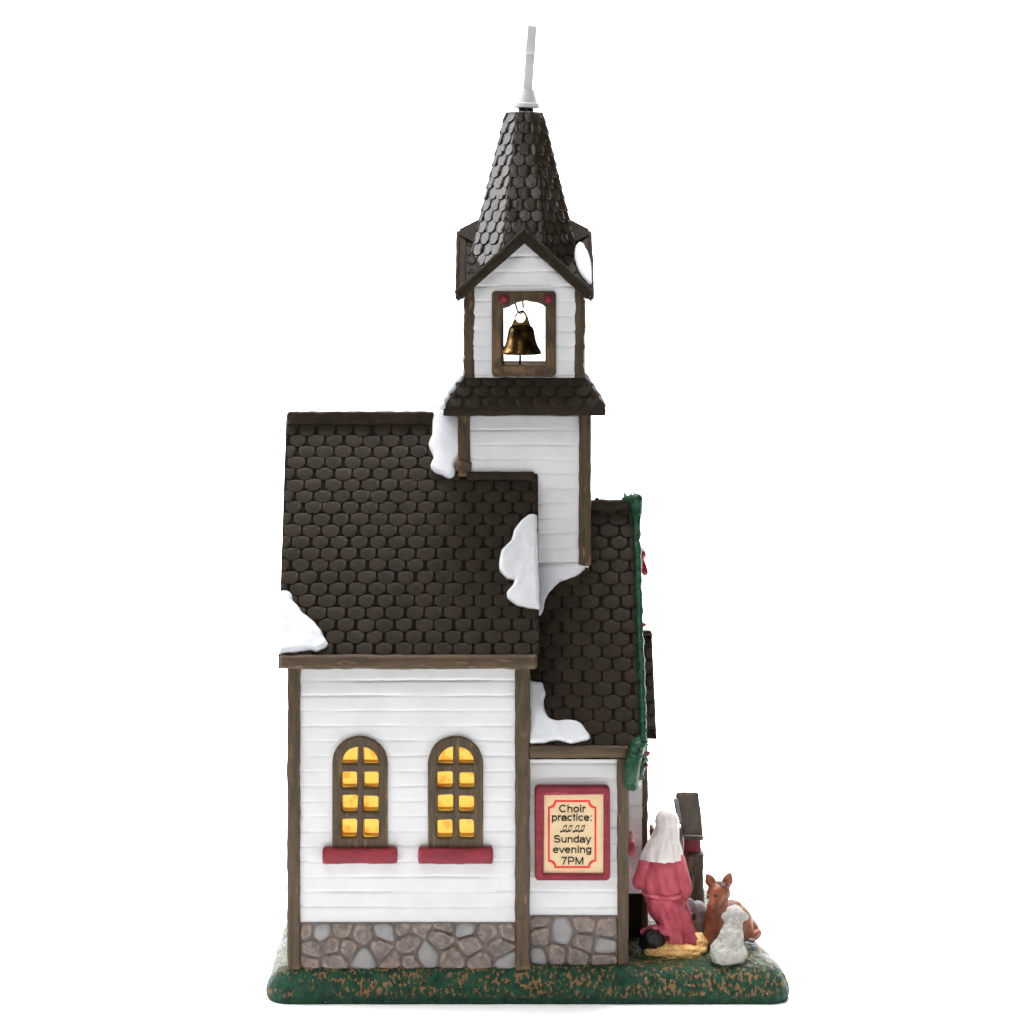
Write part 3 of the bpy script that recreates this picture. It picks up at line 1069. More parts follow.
# belfry: four pierced sides
BH = 63.0
XO0, XO1 = PX(501.8, 99) - TX, PX(545.2, 99) - TX
ZO0, ZO1 = PZ(365, 99), PZ(303, 99)
mb = MB()
for i in range(4):
    M = rot4(i)
    U = M.to_3x3() @ Vector((1, 0, 0))
    F = M.to_3x3() @ Vector((0, -1, 0))
    siding(mb, M @ Vector((-BH, -BH, 0)), U, F, 2 * BH, 608, 756, PZ(361, 99) - 16, 15.6,
           hole=lambda u, z: XO0 - 3 < u - BH < XO1 + 3 and ZO0 - 6 < z < ZO1 + 3, seed=20 + i,
           clip=lambda u, z: z > 765 - .92 * abs(u - BH), step=3.5)
obj('belfry_wall', mb, WHITE, church, smooth=50)
mb = MB()
mb.box(TX - 60, TX + 60, TY - 60, TY + 60, 610, 617)
obj('belfry_floor', mb, TRIM_H, church)
mb = MB()
mb.box(TX - 60, TX + 60, TY - 60, TY + 60, 700, 703)
obj('belfry_ceiling', mb, TRIM_H, church)
for i in range(4):
    M = rot4(i)
    mb = MB()
    top = [(XO1, 0), (XO1 - 3.5, 3.2), (XO1 - 8, 5), (XO1 - 15, 5.8), (XO1 - 20, 7.2), (XO1 - 24, 6.8), (XO1 - 29, 5.2), (XO1 - 33, 3.4), (XO1 - 38, .8), (XO0 + 3, -.4), (XO0, -.6)]
    hz = PZ(307.5, 99)
    zo = ZO0 - (8 if i == 2 else 0)
    inner = [(XO0, zo), (XO1, zo)] + [(x, hz + z) for x, z in top]
    ox0, ox1 = PX(492, 99) - TX, PX(556, 99) - TX
    plate(mb, [rect(ox0, ox1, PZ(376.5, 99), PZ(291, 99), 4), inner], (-BH - .9 if i % 2 else -BH - 4), -BH + 5, 1.8, fn=lambda p, M=M: M @ p, wob=1.0, seed=i * 3.0)
    fr = obj('opening_frame', mb, TRIM_V, church, smooth=45)
    for x in (503.3, 548):
        mb = MB()
        mb.ball(M @ Vector((PX(x, 99) - TX, -BH - (-2.8 if i % 2 else 4), PZ(298.8, 99))), (4.6, 4.6, 4.6), 3)
        mb.jitter(.5, 4)
        obj('berry', mb, RED, fr, smooth=80)
for i in range(4):
    M = rot4(i)
    mb = MB()
    p = M @ Vector((-BH + 5.4, -BH + 5.4, 0))
    mb.beam((p.x, p.y, 607), (p.x, p.y, 712), 12.2, 12.2, seed=70 + i * 3, rnd=2.6)
    obj('corner_post', mb, TRIM_V, church, smooth=60)

# cross-gabled roof over the belfry
mb = MB()
A, ZP, KS = 70.0, 770.0, .92
HY = math.hypot(1, KS)
for i in range(4):
    M = rot4(i)
    # solid arm: two slopes running in to the centre
    h = 9
    vs = [Vector(p) for p in ((0, -A, ZP), (-A, -A, ZP - KS * A), (A, -A, ZP - KS * A), (0, 0, ZP), (0, -A, ZP - h * 1.35), (-A, -A, ZP - KS * A - h), (A, -A, ZP - KS * A - h), (0, 0, ZP - h))]
    mb.add([M @ (v - Vector((0, 0, 3))) for v in vs], [(0, 1, 3), (0, 3, 2), (4, 7, 5), (4, 6, 7), (0, 4, 5, 1), (0, 2, 6, 4), (1, 5, 7, 3), (2, 3, 7, 6)])
    U = M.to_3x3() @ Vector((0, -1, 0))
    for sgn in (-1, 1):
        V = M.to_3x3() @ Vector((sgn / HY, 0, -KS / HY))
        N = M.to_3x3() @ Vector((sgn * KS / HY, 0, 1 / HY))
        O = M @ Vector((0, 0, ZP)) - N * 3.4
        shingles(mb, O, U, V, N, lambda t: (t / HY + .5, A - 9), A * HY - 1, 14, 12.6, 5.5, 6, thick=2.2, gap=1.0, seg=4)
        # plain strip along the open end of each slope
        c0 = M @ Vector((sgn * 1.5, -A + 4.2, ZP - 3.9 - KS * 1.5))
        c1 = M @ Vector((sgn * A, -A + 4.2, ZP - 3.9 - KS * A))
        mb.beam(c0, c1, 9.6, 4, side=U, rnd=1.6, wob=.5, seed=i * 4 + sgn)
for i in range(4):                                   # the ridges sweep up against the spire
    M = rot4(i)
    vs = [M @ Vector(p) for p in ((0, -A + 1, ZP - 1), (0, -40, ZP + 14), (-26, -40, ZP - 21), (26, -40, ZP - 21), (-8, -A + 1, ZP - 7), (8, -A + 1, ZP - 7))]
    mb.add(vs, [(0, 1, 2, 4), (0, 5, 3, 1), (0, 4, 5), (1, 3, 2), (2, 3, 5, 4)])
for i in range(4):                                   # rake boards
    M = rot4(i)
    for sgn in (-1, 1):
        sd_ = M.to_3x3() @ Vector((sgn * KS / HY, 0, 1 / HY))
        a_ = Vector((sgn * .5, -A - .5, ZP - 6.5))
        b_ = Vector((sgn * (A - .5), -A - .5, ZP - KS * A - 5.5))
        mb.beam(M @ a_, M @ b_, 11, 3.5 if i % 2 else 5.5, side=sd_, rnd=1.6, wob=.7, seed=i * 5 + sgn)
        if i == 0:
            mb.beam(M @ (a_ + Vector((sgn * 1, -2.6, 3.4))), M @ (b_ + Vector((0, -2.6, 3.6))), 3.4, 4, side=sd_, rnd=1.2, wob=.5, seed=i * 5 + sgn + 2)
broof = obj('belfry_roof', mb, ROOF, church, smooth=38)
snow_patch(broof, 'snow_patch', [(579, 241.5), (583, 243), (588.4, 253), (592, 265), (592.6, 285.5), (589, 284), (585, 279), (579, 271), (574.5, 259), (574.4, 247)],
           Vector((TX, TY, ZP)), Vector((0, -KS / HY, 1 / HY)), 1.7, lift=.3, seed=9)

# spire
mb = MB()
ZS0, ZS1 = 730.0, PZ(112, TY)
AS0, AS1 = 20.2 + (ZS1 - ZS0) * .243, 20.2
oct_ = []
for (z, a) in ((ZS0 - 8, AS0 - 6), (ZS0, AS0 - 2), (ZS1 - 2, AS1 - 2), (ZS1, AS1 - 4)):
    for q in range(8):
        an = PI / 8 + q * PI / 4
        r = a / math.cos(PI / 8)
        oct_.append((TX + r * math.cos(an), TY + r * math.sin(an), z))
mb.add(oct_, [(r * 8 + q, r * 8 + (q + 1) % 8, (r + 1) * 8 + (q + 1) % 8, (r + 1) * 8 + q) for r in range(3) for q in range(8)] + [tuple(24 + q for q in range(8)), tuple(range(8))])
for q in range(8):
    an = q * PI / 4
    F = Vector((math.cos(an), math.sin(an), 0))
    U = Vector((-math.sin(an), math.cos(an), 0))
    d = Vector((AS0 - AS1, -(ZS1 - ZS0))).normalized()
    V = F * d.x + Vector((0, 0, d.y))
    N = F * -d.y + Vector((0, 0, d.x))
    O = Vector((TX, TY, ZS1)) + F * AS1 - N * 1.6
    L = math.hypot(AS0 - AS1, ZS1 - ZS0)
    t22 = math.tan(PI / 8)
    shingles(mb, O, U, V, N, lambda t: (-(AS1 + (AS0 - AS1) * t / L) * t22 - .3, (AS1 + (AS0 - AS1) * t / L) * t22 + .3), L, 13.4, 12.0, 5.8, 6.6, thick=2.3, gap=.35,
             phase=q, lap=1.4, seg=5, bev=.5, dome=.08, roll=.5)
obj('spire', mb, ROOF_GLOSS, church, smooth=40)

# cross on its white socket
mb = MB()
f = sc(TY)
base = Vector((PX(526, TY), TY, PZ(108, TY)))
mb.lathe([(8, -6), (8.5, -.6), (8, 0)], base, 20, 1)
tilt = Matrix.Rotation(math.radians(2.5), 4, 'Y')
mb.lathe([(13.2, 0), (14, .6), (14, 4.6), (12.9, 5.4), (11.6, 5.8), (8.2, 18.6), (7.6, 19.6), (6, 20)], base, 28, 0, tilt)
a_ = P(527.3, 90, TY)
b_ = P(532.2, 26, TY)
mb.beam(a_ - Vector((0, 0, 3)), b_, 9.8, 9.4, rnd=.7, wob=.15)
c_ = P(530.4, 48.5, TY)
mb.beam(c_ + Vector((0, -13, 0)), c_ + Vector((0, 13, 0)), 10, 11, rnd=.5, wob=.1)
obj('cross', mb, [PLASTIC, WIRE], church, smooth=40)

# ------------------------------------------------------------------ bell
bell = thing('bell', 'small tarnished brass bell hanging in the open belfry', 'bell', (PX(521, TY), TY, PZ(354, TY)))
bc = Vector((PX(521.2, TY), TY, PZ(354, TY)))
mb = MB()
prof = [(20.6, -.2), (21.6, .4), (21.7, 2), (20.4, 4.5), (18, 8.5), (16.2, 13), (14.9, 19), (13.8, 25), (12.6, 28.6), (10.2, 30.6), (5, 31.4), (.5, 31.5)]
mb.lathe(prof + [(.4, 29.5), (9, 28.6), (11.4, 26), (12.6, 19), (14.2, 12.5), (16.2, 8), (18.8, 3.4), (19.8, .2)], bc, 48)
bd = obj('bell_body', mb, BRASS, bell, smooth=50)
mb = MB()
outer = [(-10.5, 30), (10, 30), (9.2, 33), (7.4, 39), (5, 44.4), (2.6, 46.6), (-1, 46.6), (-4, 44), (-7, 38), (-9.6, 33)]
hole = [(-.8 + 5.2 * math.cos(a * PI / 8), 39 + 5.6 * math.sin(a * PI / 8)) for a in range(16)]
plate(mb, [[(bc.x + x, bc.z + z) for x, z in outer], [(bc.x + x, bc.z + z) for x, z in hole]], bc.y - 2.2, bc.y + 2.2, .9)
obj('handle', mb, BRASS, bell, smooth=50)
mb = MB()
mb.tube([P(520.2, 350, TY), P(520.2, 364.5, TY)], [1.25, 1.4], 8)
mb.ball(P(520.2, 366.5, TY), 3.2, 2)
obj('clapper', mb, BRASS, bell, smooth=60)
mb = MB()
mb.tube([P(514.2, 297, TY), P(515.2, 303, TY), P(516.6, 308, TY), P(518.2, 312, TY - 3), P(520.4, 313.6, TY - 4), P(522.6, 312, TY - 3), P(523.2, 307, TY), P(522.6, 300, TY), P(522.4, 294, TY)], 1.15, 8)
obj('hook', mb, WIRE, bell, smooth=60)

# ------------------------------------------------------------------ notice board
board = thing('notice_board', 'red framed cream notice board for choir practice on the white wall', 'sign', (60, 6, PZ(880, 6)))
mb = MB()
fx = lambda x: PX(x, 3)
fz = lambda y: PZ(y, 3)
plate(mb, [rect(fx(534.8), fx(610), fz(880), fz(785), 4.5), rect(fx(543.8), fx(603.6), fz(873), fz(794.4), .8)], -1, 9, 2.2, wob=1.0, seed=2.0)
obj('frame', mb, RED, board, smooth=45)
mb = MB()
mb.box(fx(541), fx(606), 2.6, 6, fz(876), fz(791))
obj('panel', mb, CREAM, board, smooth=0)
mb = MB()


def notched(x0, x1, z0, z1, r):
    pts = []
    for (cx_, cz_, a0, a1_) in ((x1, z1, 270, 180), (x0, z1, 360, 270), (x0, z0, 90, 0), (x1, z0, 180, 90)):
        for i in range(7):
            a = math.radians(a0 + (a1_ - a0) * i / 6)
            pts.append((cx_ + r * math.cos(a), cz_ + r * math.sin(a)))
    return pts


plate(mb, [notched(fx(547.8), fx(596.4), fz(868), fz(800), 6.6), notched(fx(549.8), fx(594.4), fz(866), fz(802), 6.4)], 2.2, 2.8, .05)
obj('border_line', mb, REDINK, board, smooth=0)


def arc(cx_, cz_, rx_, rz_, a0, a1, n=12):
    return [(cx_ + rx_ * math.cos(math.radians(a0 + (a1 - a0) * i / n)), cz_ + rz_ * math.sin(math.radians(a0 + (a1 - a0) * i / n))) for i in range(n + 1)]


# a plain grotesque hand: advance width and strokes, capital height 716, x-height 519
O_ = arc(278, 260, 203, 225, 0, 360, 24)
GLYPH = {
    'C': (722, [arc(385, 358, 292, 325, 42, 318, 20)]),
    'h': (556, [[(105, 0), (105, 716)], [(105, 300)] + arc(278, 300, 173, 180, 150, 0, 12) + [(451, 0)]]),
    'o': (556, [O_]),
    'i': (222, [[(111, 0), (111, 519)], [(111, 630), (111, 716)]]),
    'r': (340, [[(105, 0), (105, 519)], [(105, 290)] + arc(275, 300, 170, 178, 150, 78, 8)]),
    'p': (556, [[(100, -205), (100, 519)], arc(285, 260, 190, 222, 160, -160, 20)]),
    'a': (556, [arc(270, 330, 190, 150, 160, 0, 12) + [(455, 110), (480, 20), (515, 5)], [(455, 300), (270, 270)] + arc(225, 145, 165, 115, 90, 290, 12) + [(400, 90), (455, 170)]]),
    'c': (500, [arc(262, 260, 198, 225, 48, 312, 18)]),
    't': (290, [[(135, 660), (135, 120)] + arc(205, 110, 70, 70, 180, 280, 6), [(30, 485), (250, 485)]]),
    'e': (556, [[(80, 275), (478, 275)] + arc(278, 260, 200, 225, 4, 318, 20)]),
    ':': (278, [[(139, 10), (139, 90)], [(139, 430), (139, 510)]]),
    'S': (667, [arc(335, 515, 225, 165, 30, 250, 14) + arc(335, 200, 245, 170, 75, -155, 14)]),
    'u': (556, [[(100, 519), (100, 200)] + arc(270, 215, 170, 180, 190, 330, 10), [(455, 519), (455, 0)]]),
    'n': (556, [[(105, 0), (105, 519)], [(105, 300)] + arc(278, 300, 173, 180, 150, 0, 12) + [(451, 0)]]),
    'd': (556, [[(456, 0), (456, 716)], arc(270, 260, 190, 222, 20, 340, 20)]),
    'y': (500, [[(35, 519), (255, 20)], [(465, 519), (240, -60)] + arc(140, -90, 90, 80, 0, -100, 6)]),
    'v': (500, [[(35, 519), (250, 15), (465, 519)]]),
    'g': (556, [[(452, 519), (452, -20)] + arc(272, -20, 180, 145, 0, -160, 12), arc(268, 270, 188, 215, 20, 340, 20)]),
    '7': (556, [[(50, 670), (500, 670), (340, 400), (210, 0)]]),
    'P': (667, [[(125, 0), (125, 680), (390, 680)] + arc(400, 490, 185, 190, 90, -90, 12) + [(125, 300)]]),
    'M': (833, [[(115, 0), (115, 690), (416, 40), (718, 690), (718, 0)]]),
}


def lettering(mb, text, x0, x1, base, cap, bold=122):
    total = sum(GLYPH[c_][0] for c_ in text)
    kx, kz = (fx(x1) - fx(x0)) / (total - 120), cap / 716
    pen = -60
    for ch in text:
        adv, strokes = GLYPH[ch]
        for st in strokes:
            pts = [Vector((fx(x0) + (pen + x) * kx, fz(base) + z * kz)) for x, z in st]
            hw = bold * kz / 2
            for a_, b_ in zip(pts, pts[1:]):
                d = (b_ - a_)
                if d.length < 1e-6:
                    continue
                d.normalize()
                q_ = Vector((-d.y, d.x)) * hw
                e_ = d * hw * .35
                c4 = [a_ - e_ - q_, b_ + e_ - q_, b_ + e_ + q_, a_ - e_ + q_]
                mb.add([(p.x, 2.1, p.y) for p in c4] + [(p.x, 2.7, p.y) for p in c4],
                       [(0, 1, 2, 3), (0, 4, 5, 1), (1, 5, 6, 2), (2, 6, 7, 3), (3, 7, 4, 0)])
        pen += adv


mb = MB()
lettering(mb, 'Choir', 559.3, 585, 812, 7.2)
lettering(mb, 'practice:', 552.0, 592, 820.6, 7.1)
lettering(mb, 'Sunday', 554.2, 590.4, 842.3, 7.1)
lettering(mb, 'evening', 553.4, 591.2, 852.7, 7.1)
lettering(mb, '7PM', 561.6, 583.4, 864.2, 7.4)
obj('lettering', mb, INK, board, smooth=0)
mb = MB()
for x in (563.2, 568.6, 575.6, 581.2):
    for dx, dz in ((-1.9, 0), (.9, .6)):
        c0 = (fx(x + dx), fz(831.4) + dz)
        plate(mb, [[(c0[0] + 1.45 * math.cos(t * PI / 6), c0[1] + (1.05 * math.sin(t * PI / 6)) + .3 * math.cos(t * PI / 6)) for t in range(12)]], 2.2, 2.7, .03)
        s0 = (c0[0] + 1.0, c0[1] + .3)
        plate(mb, [[(s0[0], s0[1]), (s0[0] + .55, s0[1]), (s0[0] + 2.0, s0[1] + 5.4), (s0[0] + 1.45, s0[1] + 5.4)]], 2.2, 2.7, .03)
    b0 = (fx(x - 1.9) + 1.0 + 1.4, fz(831.4) + .3 + 4.4)
    plate(mb, [[(b0[0], b0[1]), (b0[0] + 3.2, b0[1] + .7), (b0[0] + 3.5, b0[1] + 2.0), (b0[0] + .3, b0[1] + 1.2)]], 2.2, 2.7, .03)
obj('music_notes', mb, INK, board, smooth=0)


# ------------------------------------------------------------------ greenery
def sprigs(mb, pts, rad, per, size, seed):
    rnd = random.Random(seed)
    for i in range(len(pts) - 1):
        a, b = Vector(pts[i]), Vector(pts[i + 1])
        for _ in range(per):
            p = a.lerp(b, rnd.random()) + Vector((rnd.gauss(0, 1), rnd.gauss(0, 1), rnd.gauss(0, 1))) * rad * .5
            M = Euler((rnd.uniform(0, 6), rnd.uniform(0, 6), rnd.uniform(0, 6))).to_matrix().to_4x4()
            mb.ball(p, (size * rnd.uniform(.8, 1.3), size * .55, size * .4), 1, M=M)


mb = MB()
pk = Vector((131, RY, VR.z + 1))
ev = Vector((131.5, -4, VE.z + 4))
ev2 = Vector((131.5, 2 * RY + 4, VE.z + 4))
path = []
for i in range(41):
    t = i / 40
    p = pk.lerp(ev, t)
    p.z += 0
    p.x += nz(p, 14, 3) * .9
    path.append(p)
rad_ = [4.1 + (2.4 if i < 3 else 0) - i * .02 + .7 * math.sin(i * 2.4) for i in range(41)]
mb.tube(path, [r * 1.02 for r in rad_], 8)
path2 = [pk.lerp(ev2, i / 20) for i in range(21)]
mb.tube(path2, 3, 8)
sprigs(mb, path, 2.6, 8, 2.0, 4)
sprigs(mb, path2, 2.6, 8, 2.2, 5)
mb.capsule(pk + Vector((-11, 0, 0)), 4.5, pk + Vector((1, -2, 1)), 6.5)
mb.capsule(pk + Vector((1, -2, 1)), 6, pk + Vector((2, -12, -12)), 3.5)
sprigs(mb, [pk + Vector((-12, 0, 2)), pk + Vector((1, 0, 2))], 5, 40, 2.2, 8)
gl = obj('garland', mb, GREEN, loc=pk, smooth=70)
tag(gl, 'thin dark green garland running down the front gable edge of the lower roof', 'garland')
for t in (.04, .53):
    mb = MB()
    mb.ball(pk.lerp(ev, t) + Vector((4.4, -1, -4 if t < .1 else 0)), 2.3, 2)
    obj('berry', mb, BERRY, gl, smooth=80)


def bow(name, c, s, label, mat):
    mb = MB()
    c = Vector(c)
    for sg in (-1, 1):
        mb.ball(c + Vector((s * .15, sg * s * .55, s * .2)), (s * .32, s * .62, s * .45), 2, M=Matrix.Rotation(sg * .35, 4, 'X'))
        mb.capsule(c, s * .24, c + Vector((s * .35, sg * s * .42, -s * 1.25)), s * .3)
    mb.ball(c + Vector((s * .25, 0, 0)), s * .34, 2)
    o = obj(name, sculpt(mb, s * .1, 2), mat, loc=c, smooth=70)
    tag(o, label, 'bow')
    return o


bow('bow', P(640.5, 559, RY) + Vector((0, 0, 3)), 13, 'small red bow sticking out from the green garland high on the gable', BERRY)
bow('bow', P(650.5, 831, 112), 8.5, 'dark red bow beside the porch post, half hidden by the white headscarf', WINE)

# wreath at the corner of the vestibule, seen nearly edge-on
wc = P(636.2, 764, 0) + Vector((0, 2, 0))
M = Matrix.Rotation(math.radians(-17), 4, 'Y') @ Matrix.Rotation(math.radians(17), 4, 'Z')
M = Matrix.Rotation(math.radians(9), 4, 'Y') @ Matrix.Rotation(math.radians(-14), 4, 'Z')
ring = [M @ Vector((0, 17.5 * math.cos(a * PI / 20), 20 * math.sin(a * PI / 20))) + wc for a in range(40)]
mb = MB()
mb.tube(ring, 7.6, 10, closed=True)
sprigs(mb, ring + ring[:1], 6.5, 16, 2.6, 21)
wr = thing('wreath', 'glossy dark green wreath hung edge-on at the right corner under the eaves', 'wreath', wc)
obj('wreath_ring', sculpt(mb, .9, 1), GREEN, wr, smooth=70)
for a in (39, 3):
    mb = MB()
    mb.ball(ring[a] + M.to_3x3() @ Vector((7.6, -1, 0)), 2.7, 2)
    obj('berry', mb, BERRY, wr, smooth=80)

# ------------------------------------------------------------------ figures
GZ = 33.0
# straw mound
mb = MB()
mb.ball((167, 53, GZ + 3), (33, 29, 11), 4)
mb.ball((187, 58, GZ + 5), (14, 20, 11), 3)
mb.ball((148, 42, GZ + 4), (14, 14, 9), 3)
mb.ball((170, 34, GZ + 4), (22, 11, 9), 3)
hay = obj('straw_mound', sculpt(mb, 1.3, 3, ((1.6, 5, 1, (2, 2, .6)), (1.1, 2.6, 5, (1, 1, 1)))), HAY, loc=(166, 55, GZ), smooth=80)
tag(hay, 'pale yellow mound of straw under the kneeling figure', 'straw')

# kneeling figure seen from behind
person = thing('person', 'kneeling person seen from behind in rose robe and white headscarf', 'person', (166, 55, GZ + 8))
# body: head, neck, trunk, arms and hands in one skin (mostly under the clothes)
mb = MB()
HC = Vector((159, 58, 162))
mb.ball(HC, (10.2, 11.2, 12.6), 3)
mb.ball(HC + Vector((-1, 5, -6)), (7.4, 7, 7), 2)
mb.capsule(HC + Vector((-1.5, 11, 1)), 1.2, HC + Vector((-1.8, 13, -3.2)), 1.8)
for sg in (-1, 1):
    mb.ball(HC + Vector((-1 + sg * 4.2, 9.2, 1.6)), (2.6, 1.8, 1.5), 2)
    mb.ball(HC + Vector((sg * 10, 0, -1)), (1.4, 2.2, 3), 2)
mb.capsule(HC + Vector((-4.4, 10, -7.6)), 1.0, HC + Vector((1.6, 10.2, -7.6)), 1.0)
mb.capsule(HC + Vector((0, 0, -8)), 6.2, Vector((155, 55, 136)), 7)
mb.capsule(Vector((153, 54, 128)), 9, Vector((154, 52, 96)), 10)
mb.capsule(Vector((156, 50, 90)), 10, Vector((169, 50, 52)), 10)
hands = Vector((152, 84, 112))
for sg, sh, el in ((-1, (138, 54, 127), (131, 58, 103)), (1, (170, 54, 126), (179, 58, 99))):
    sh, el = Vector(sh), Vector(el)
    wr_ = hands + Vector((sg * 3.2, -7, -2))
    mb.capsule(sh, 5, el, 3.8)
    mb.capsule(el, 3.8, wr_, 2.8)
    palm = hands + Vector((sg * 2.2, -1, 1.5))
    mb.capsule(wr_, 2.9, palm, 3.1)
    mb.ball(palm + Vector((0, 1, 1)), (1.9, 3.2, 4.0), 2)
    for q in range(4):
        a0_ = palm + Vector((0, 3.2 - q * 1.9, 3.6))
        ln = (5.2, 6.0, 5.6, 4.4)[q]
        mid_ = a0_ + Vector((-sg * .2, .9, ln * .55))
        mb.capsule(a0_, .95, mid_, .9, sub=1)
        mb.capsule(mid_, .9, mid_ + Vector((-sg * .9, 1.0, ln * .45)), .75, sub=1)
    mb.capsule(palm + Vector((0, -2.6, 0)), 1.2, palm + Vector((sg * .6, -4.2, 4.2)), .95, sub=1)
body = obj('body', sculpt(mb, .62, 2), SKIN, person, smooth=80)
mb = MB()
for sg in (-1, 1):
    mb.ball(HC + Vector((-1 + sg * 4.2, 10.6, 1.6)), (1.2, .7, .9), 2)
obj('eyes', mb, BLACK, body, smooth=80)
# robe: lofted rings with folds, then sleeves
RINGS = [(38, 171, 52, 19.5, 19), (43, 171, 51.5, 19, 18.5), (52, 169.5, 51, 17.6, 17.5), (60, 167, 50.5, 17.4, 17), (68, 163, 50, 18.6, 17.5), (76, 159.5, 50, 19.6, 17.5),
         (84, 156.5, 50.5, 19.8, 17), (89, 154.5, 51, 19.2, 16.5), (92, 153.4, 51, 19.2, 16.4), (95, 153.2, 51, 19.4, 16.4), (103, 152.4, 52, 18.6, 16), (112, 152, 53, 18.6, 16), (121, 152.6, 54, 19.5, 15.5),
         (128, 153.5, 55, 18, 14), (134, 155, 56, 12, 11)]
zs, NS = [], 72
import bisect


def ring_at(z):
    i = min(len(RINGS) - 2, max(0, bisect.bisect([r[0] for r in RINGS], z) - 1))
    a, b = RINGS[i], RINGS[i + 1]
    t = max(0, min(1, (z - a[0]) / (b[0] - a[0])))
    return [a[q] + (b[q] - a[q]) * t for q in range(1, 5)]


mb = MB()
vs, fs = [], []
steps = 70
for j in range(steps + 1):
    z = 38 + 96 * j / steps
    cx_, cy_, rx_, ry_ = ring_at(z)
    for i in range(NS):
        th = 2 * PI * i / NS
        below = max(0, min(1, (90 - z) / 14))
        fold = 1.5 * below * (1.5 * math.sin(th * 5 + z * .07 + 1) + 1.1 * math.sin(th * 9 - z * .09) + 1.2 * nz((th * 6, z * .25, 0), 2.2, 4))
        fold += 1.5 * (1 - below) * (.8 * math.sin(th * 7 + z * .12) + .9 * nz((th * 6, z * .2, 2), 2, 8))
        if 89.5 < z < 95.5:
            fold = fold * .25 - .9
        vs.append(Vector((cx_ + (rx_ + fold) * math.cos(th), cy_ + (ry_ + fold) * math.sin(th), z)))
for j in range(steps):
    for i in range(NS):
        fs.append((j * NS + i, j * NS + (i + 1) % NS, (j + 1) * NS + (i + 1) % NS, (j + 1) * NS + i))
fs += [tuple(reversed(range(NS))), tuple(steps * NS + i for i in range(NS))]
mb.add(vs, fs)
mb.capsule(Vector((138.5, 52, 125)), 8.6, Vector((130.5, 53, 103)), 8.0)      # sleeves
mb.capsule(Vector((130.5, 53, 103)), 8.0, Vector((144, 75, 107)), 6.4)
mb.capsule(Vector((169, 52, 124)), 9.0, Vector((176, 53, 96)), 8.6)
mb.capsule(Vector((176, 53, 96)), 8.6, Vector((175, 56, 89)), 7.4)
mb.capsule(Vector((176, 53, 94)), 8.2, Vector((161, 76, 107)), 6.4)
mb.capsule(Vector((146, 40, 58)), 5.5, Vector((158, 36, 58)), 5)                # the hem lifted over the boot
mb.capsule(Vector((134, 46, 54)), 4, Vector((146, 38, 60)), 4.5)
robe = sculpt(mb, 1.0, 3, ((.5, 7, 2, (1, 1, 2)),))
obj('robe', robe, ROBE, person, smooth=80)
mb = MB()
mb.tube([Vector((153.4 + 19.0 * math.cos(a * PI / 16), 51 + 16.3 * math.sin(a * PI / 16), 92.3 + .8 * math.sin(a * PI / 8))) for a in range(32)], 2.1, 8, closed=True)
obj('belt', mb, ROBE, person, smooth=80)
mb = MB()
mb.capsule(Vector((144, 38, 50)), 11.5, Vector((145, 52, 49)), 11)
mb.ball((140, 44, 44), (11, 10, 9), 3)
obj('boot', sculpt(mb, 1.1, 2, ((1.3, 3, 3, (.8, .8, 3)),)), BLACK, person, smooth=80)
# headscarf
mb = MB()
vs, fs = [], []
prof = [(176.2, 158.5, 57, .5, .5), (175.6, 158.5, 57, 4.5, 4.5), (174, 158.6, 57, 8, 8.4), (171, 158.6, 57, 10.6, 11.4), (167, 158.7, 57, 12.1, 13), (163.6, 158.7, 57, 12.4, 13.4),
        (161.6, 158.6, 56.8, 11.6, 12.6), (159, 158.6, 56.4, 12.3, 13.2), (153, 157.6, 55.6, 13.2, 14), (146, 155.8, 54.6, 15, 15.4), (139, 154, 53.8, 17.6, 17), (132, 153, 53.4, 20.4, 18.6), (128, 152.8, 53.2, 21.6, 19.4)]
for ji, (z, cx_, cy_, rx_, ry_) in enumerate(prof):
    for i in range(NS):
        th = 2 * PI * i / NS
        dn = max(0, min(1, (160 - z) / 20))
        fold = dn * (1.0 * math.sin(th * 11 + z * .06) + .8 * math.sin(th * 17 - z * .1 + 1) + .9 * nz((th * 5, z * .1, 0), 1.4, 6))
        open_ = 0
        if ji > 3:
            fr_ = max(0, math.sin(th) - .62) / .38          # open in front of the face
            open_ = fr_
        zz = z + (nz((th * 8, 0, 0), 1.5, 2) * 1.6 if ji == len(prof) - 1 else 0)
        vs.append(Vector((cx_ + (rx_ + fold) * math.cos(th) + fold * .2, cy_ + (ry_ + fold) * math.sin(th) * (1 - open_ * .45), zz)))
n = len(prof)
for j in range(n - 1):
    for i in range(NS):
        th = 2 * PI * (i + .5) / NS
        if j > 3 and math.sin(th) > .72:
            continue
        fs.append((j * NS + i, j * NS + (i + 1) % NS, (j + 1) * NS + (i + 1) % NS, (j + 1) * NS + i))
fs.append(tuple(range(NS)))
mb.add(vs, fs)
ho = obj('headscarf', mb, VEIL, person, smooth=80)
so = ho.modifiers.new('thick', 'SOLIDIFY')
so.thickness = 1.6 * S
so.offset = -1

mb = MB()
mb.tube([Vector((158.6 + 11.9 * math.cos(a * PI / 16), 57 + 12.9 * math.sin(a * PI / 16), 163.6 + .6 * math.cos(a * PI / 16))) for a in range(32)], 1.0, 8, closed=True)
obj('headband', mb, VEIL, person, smooth=80)

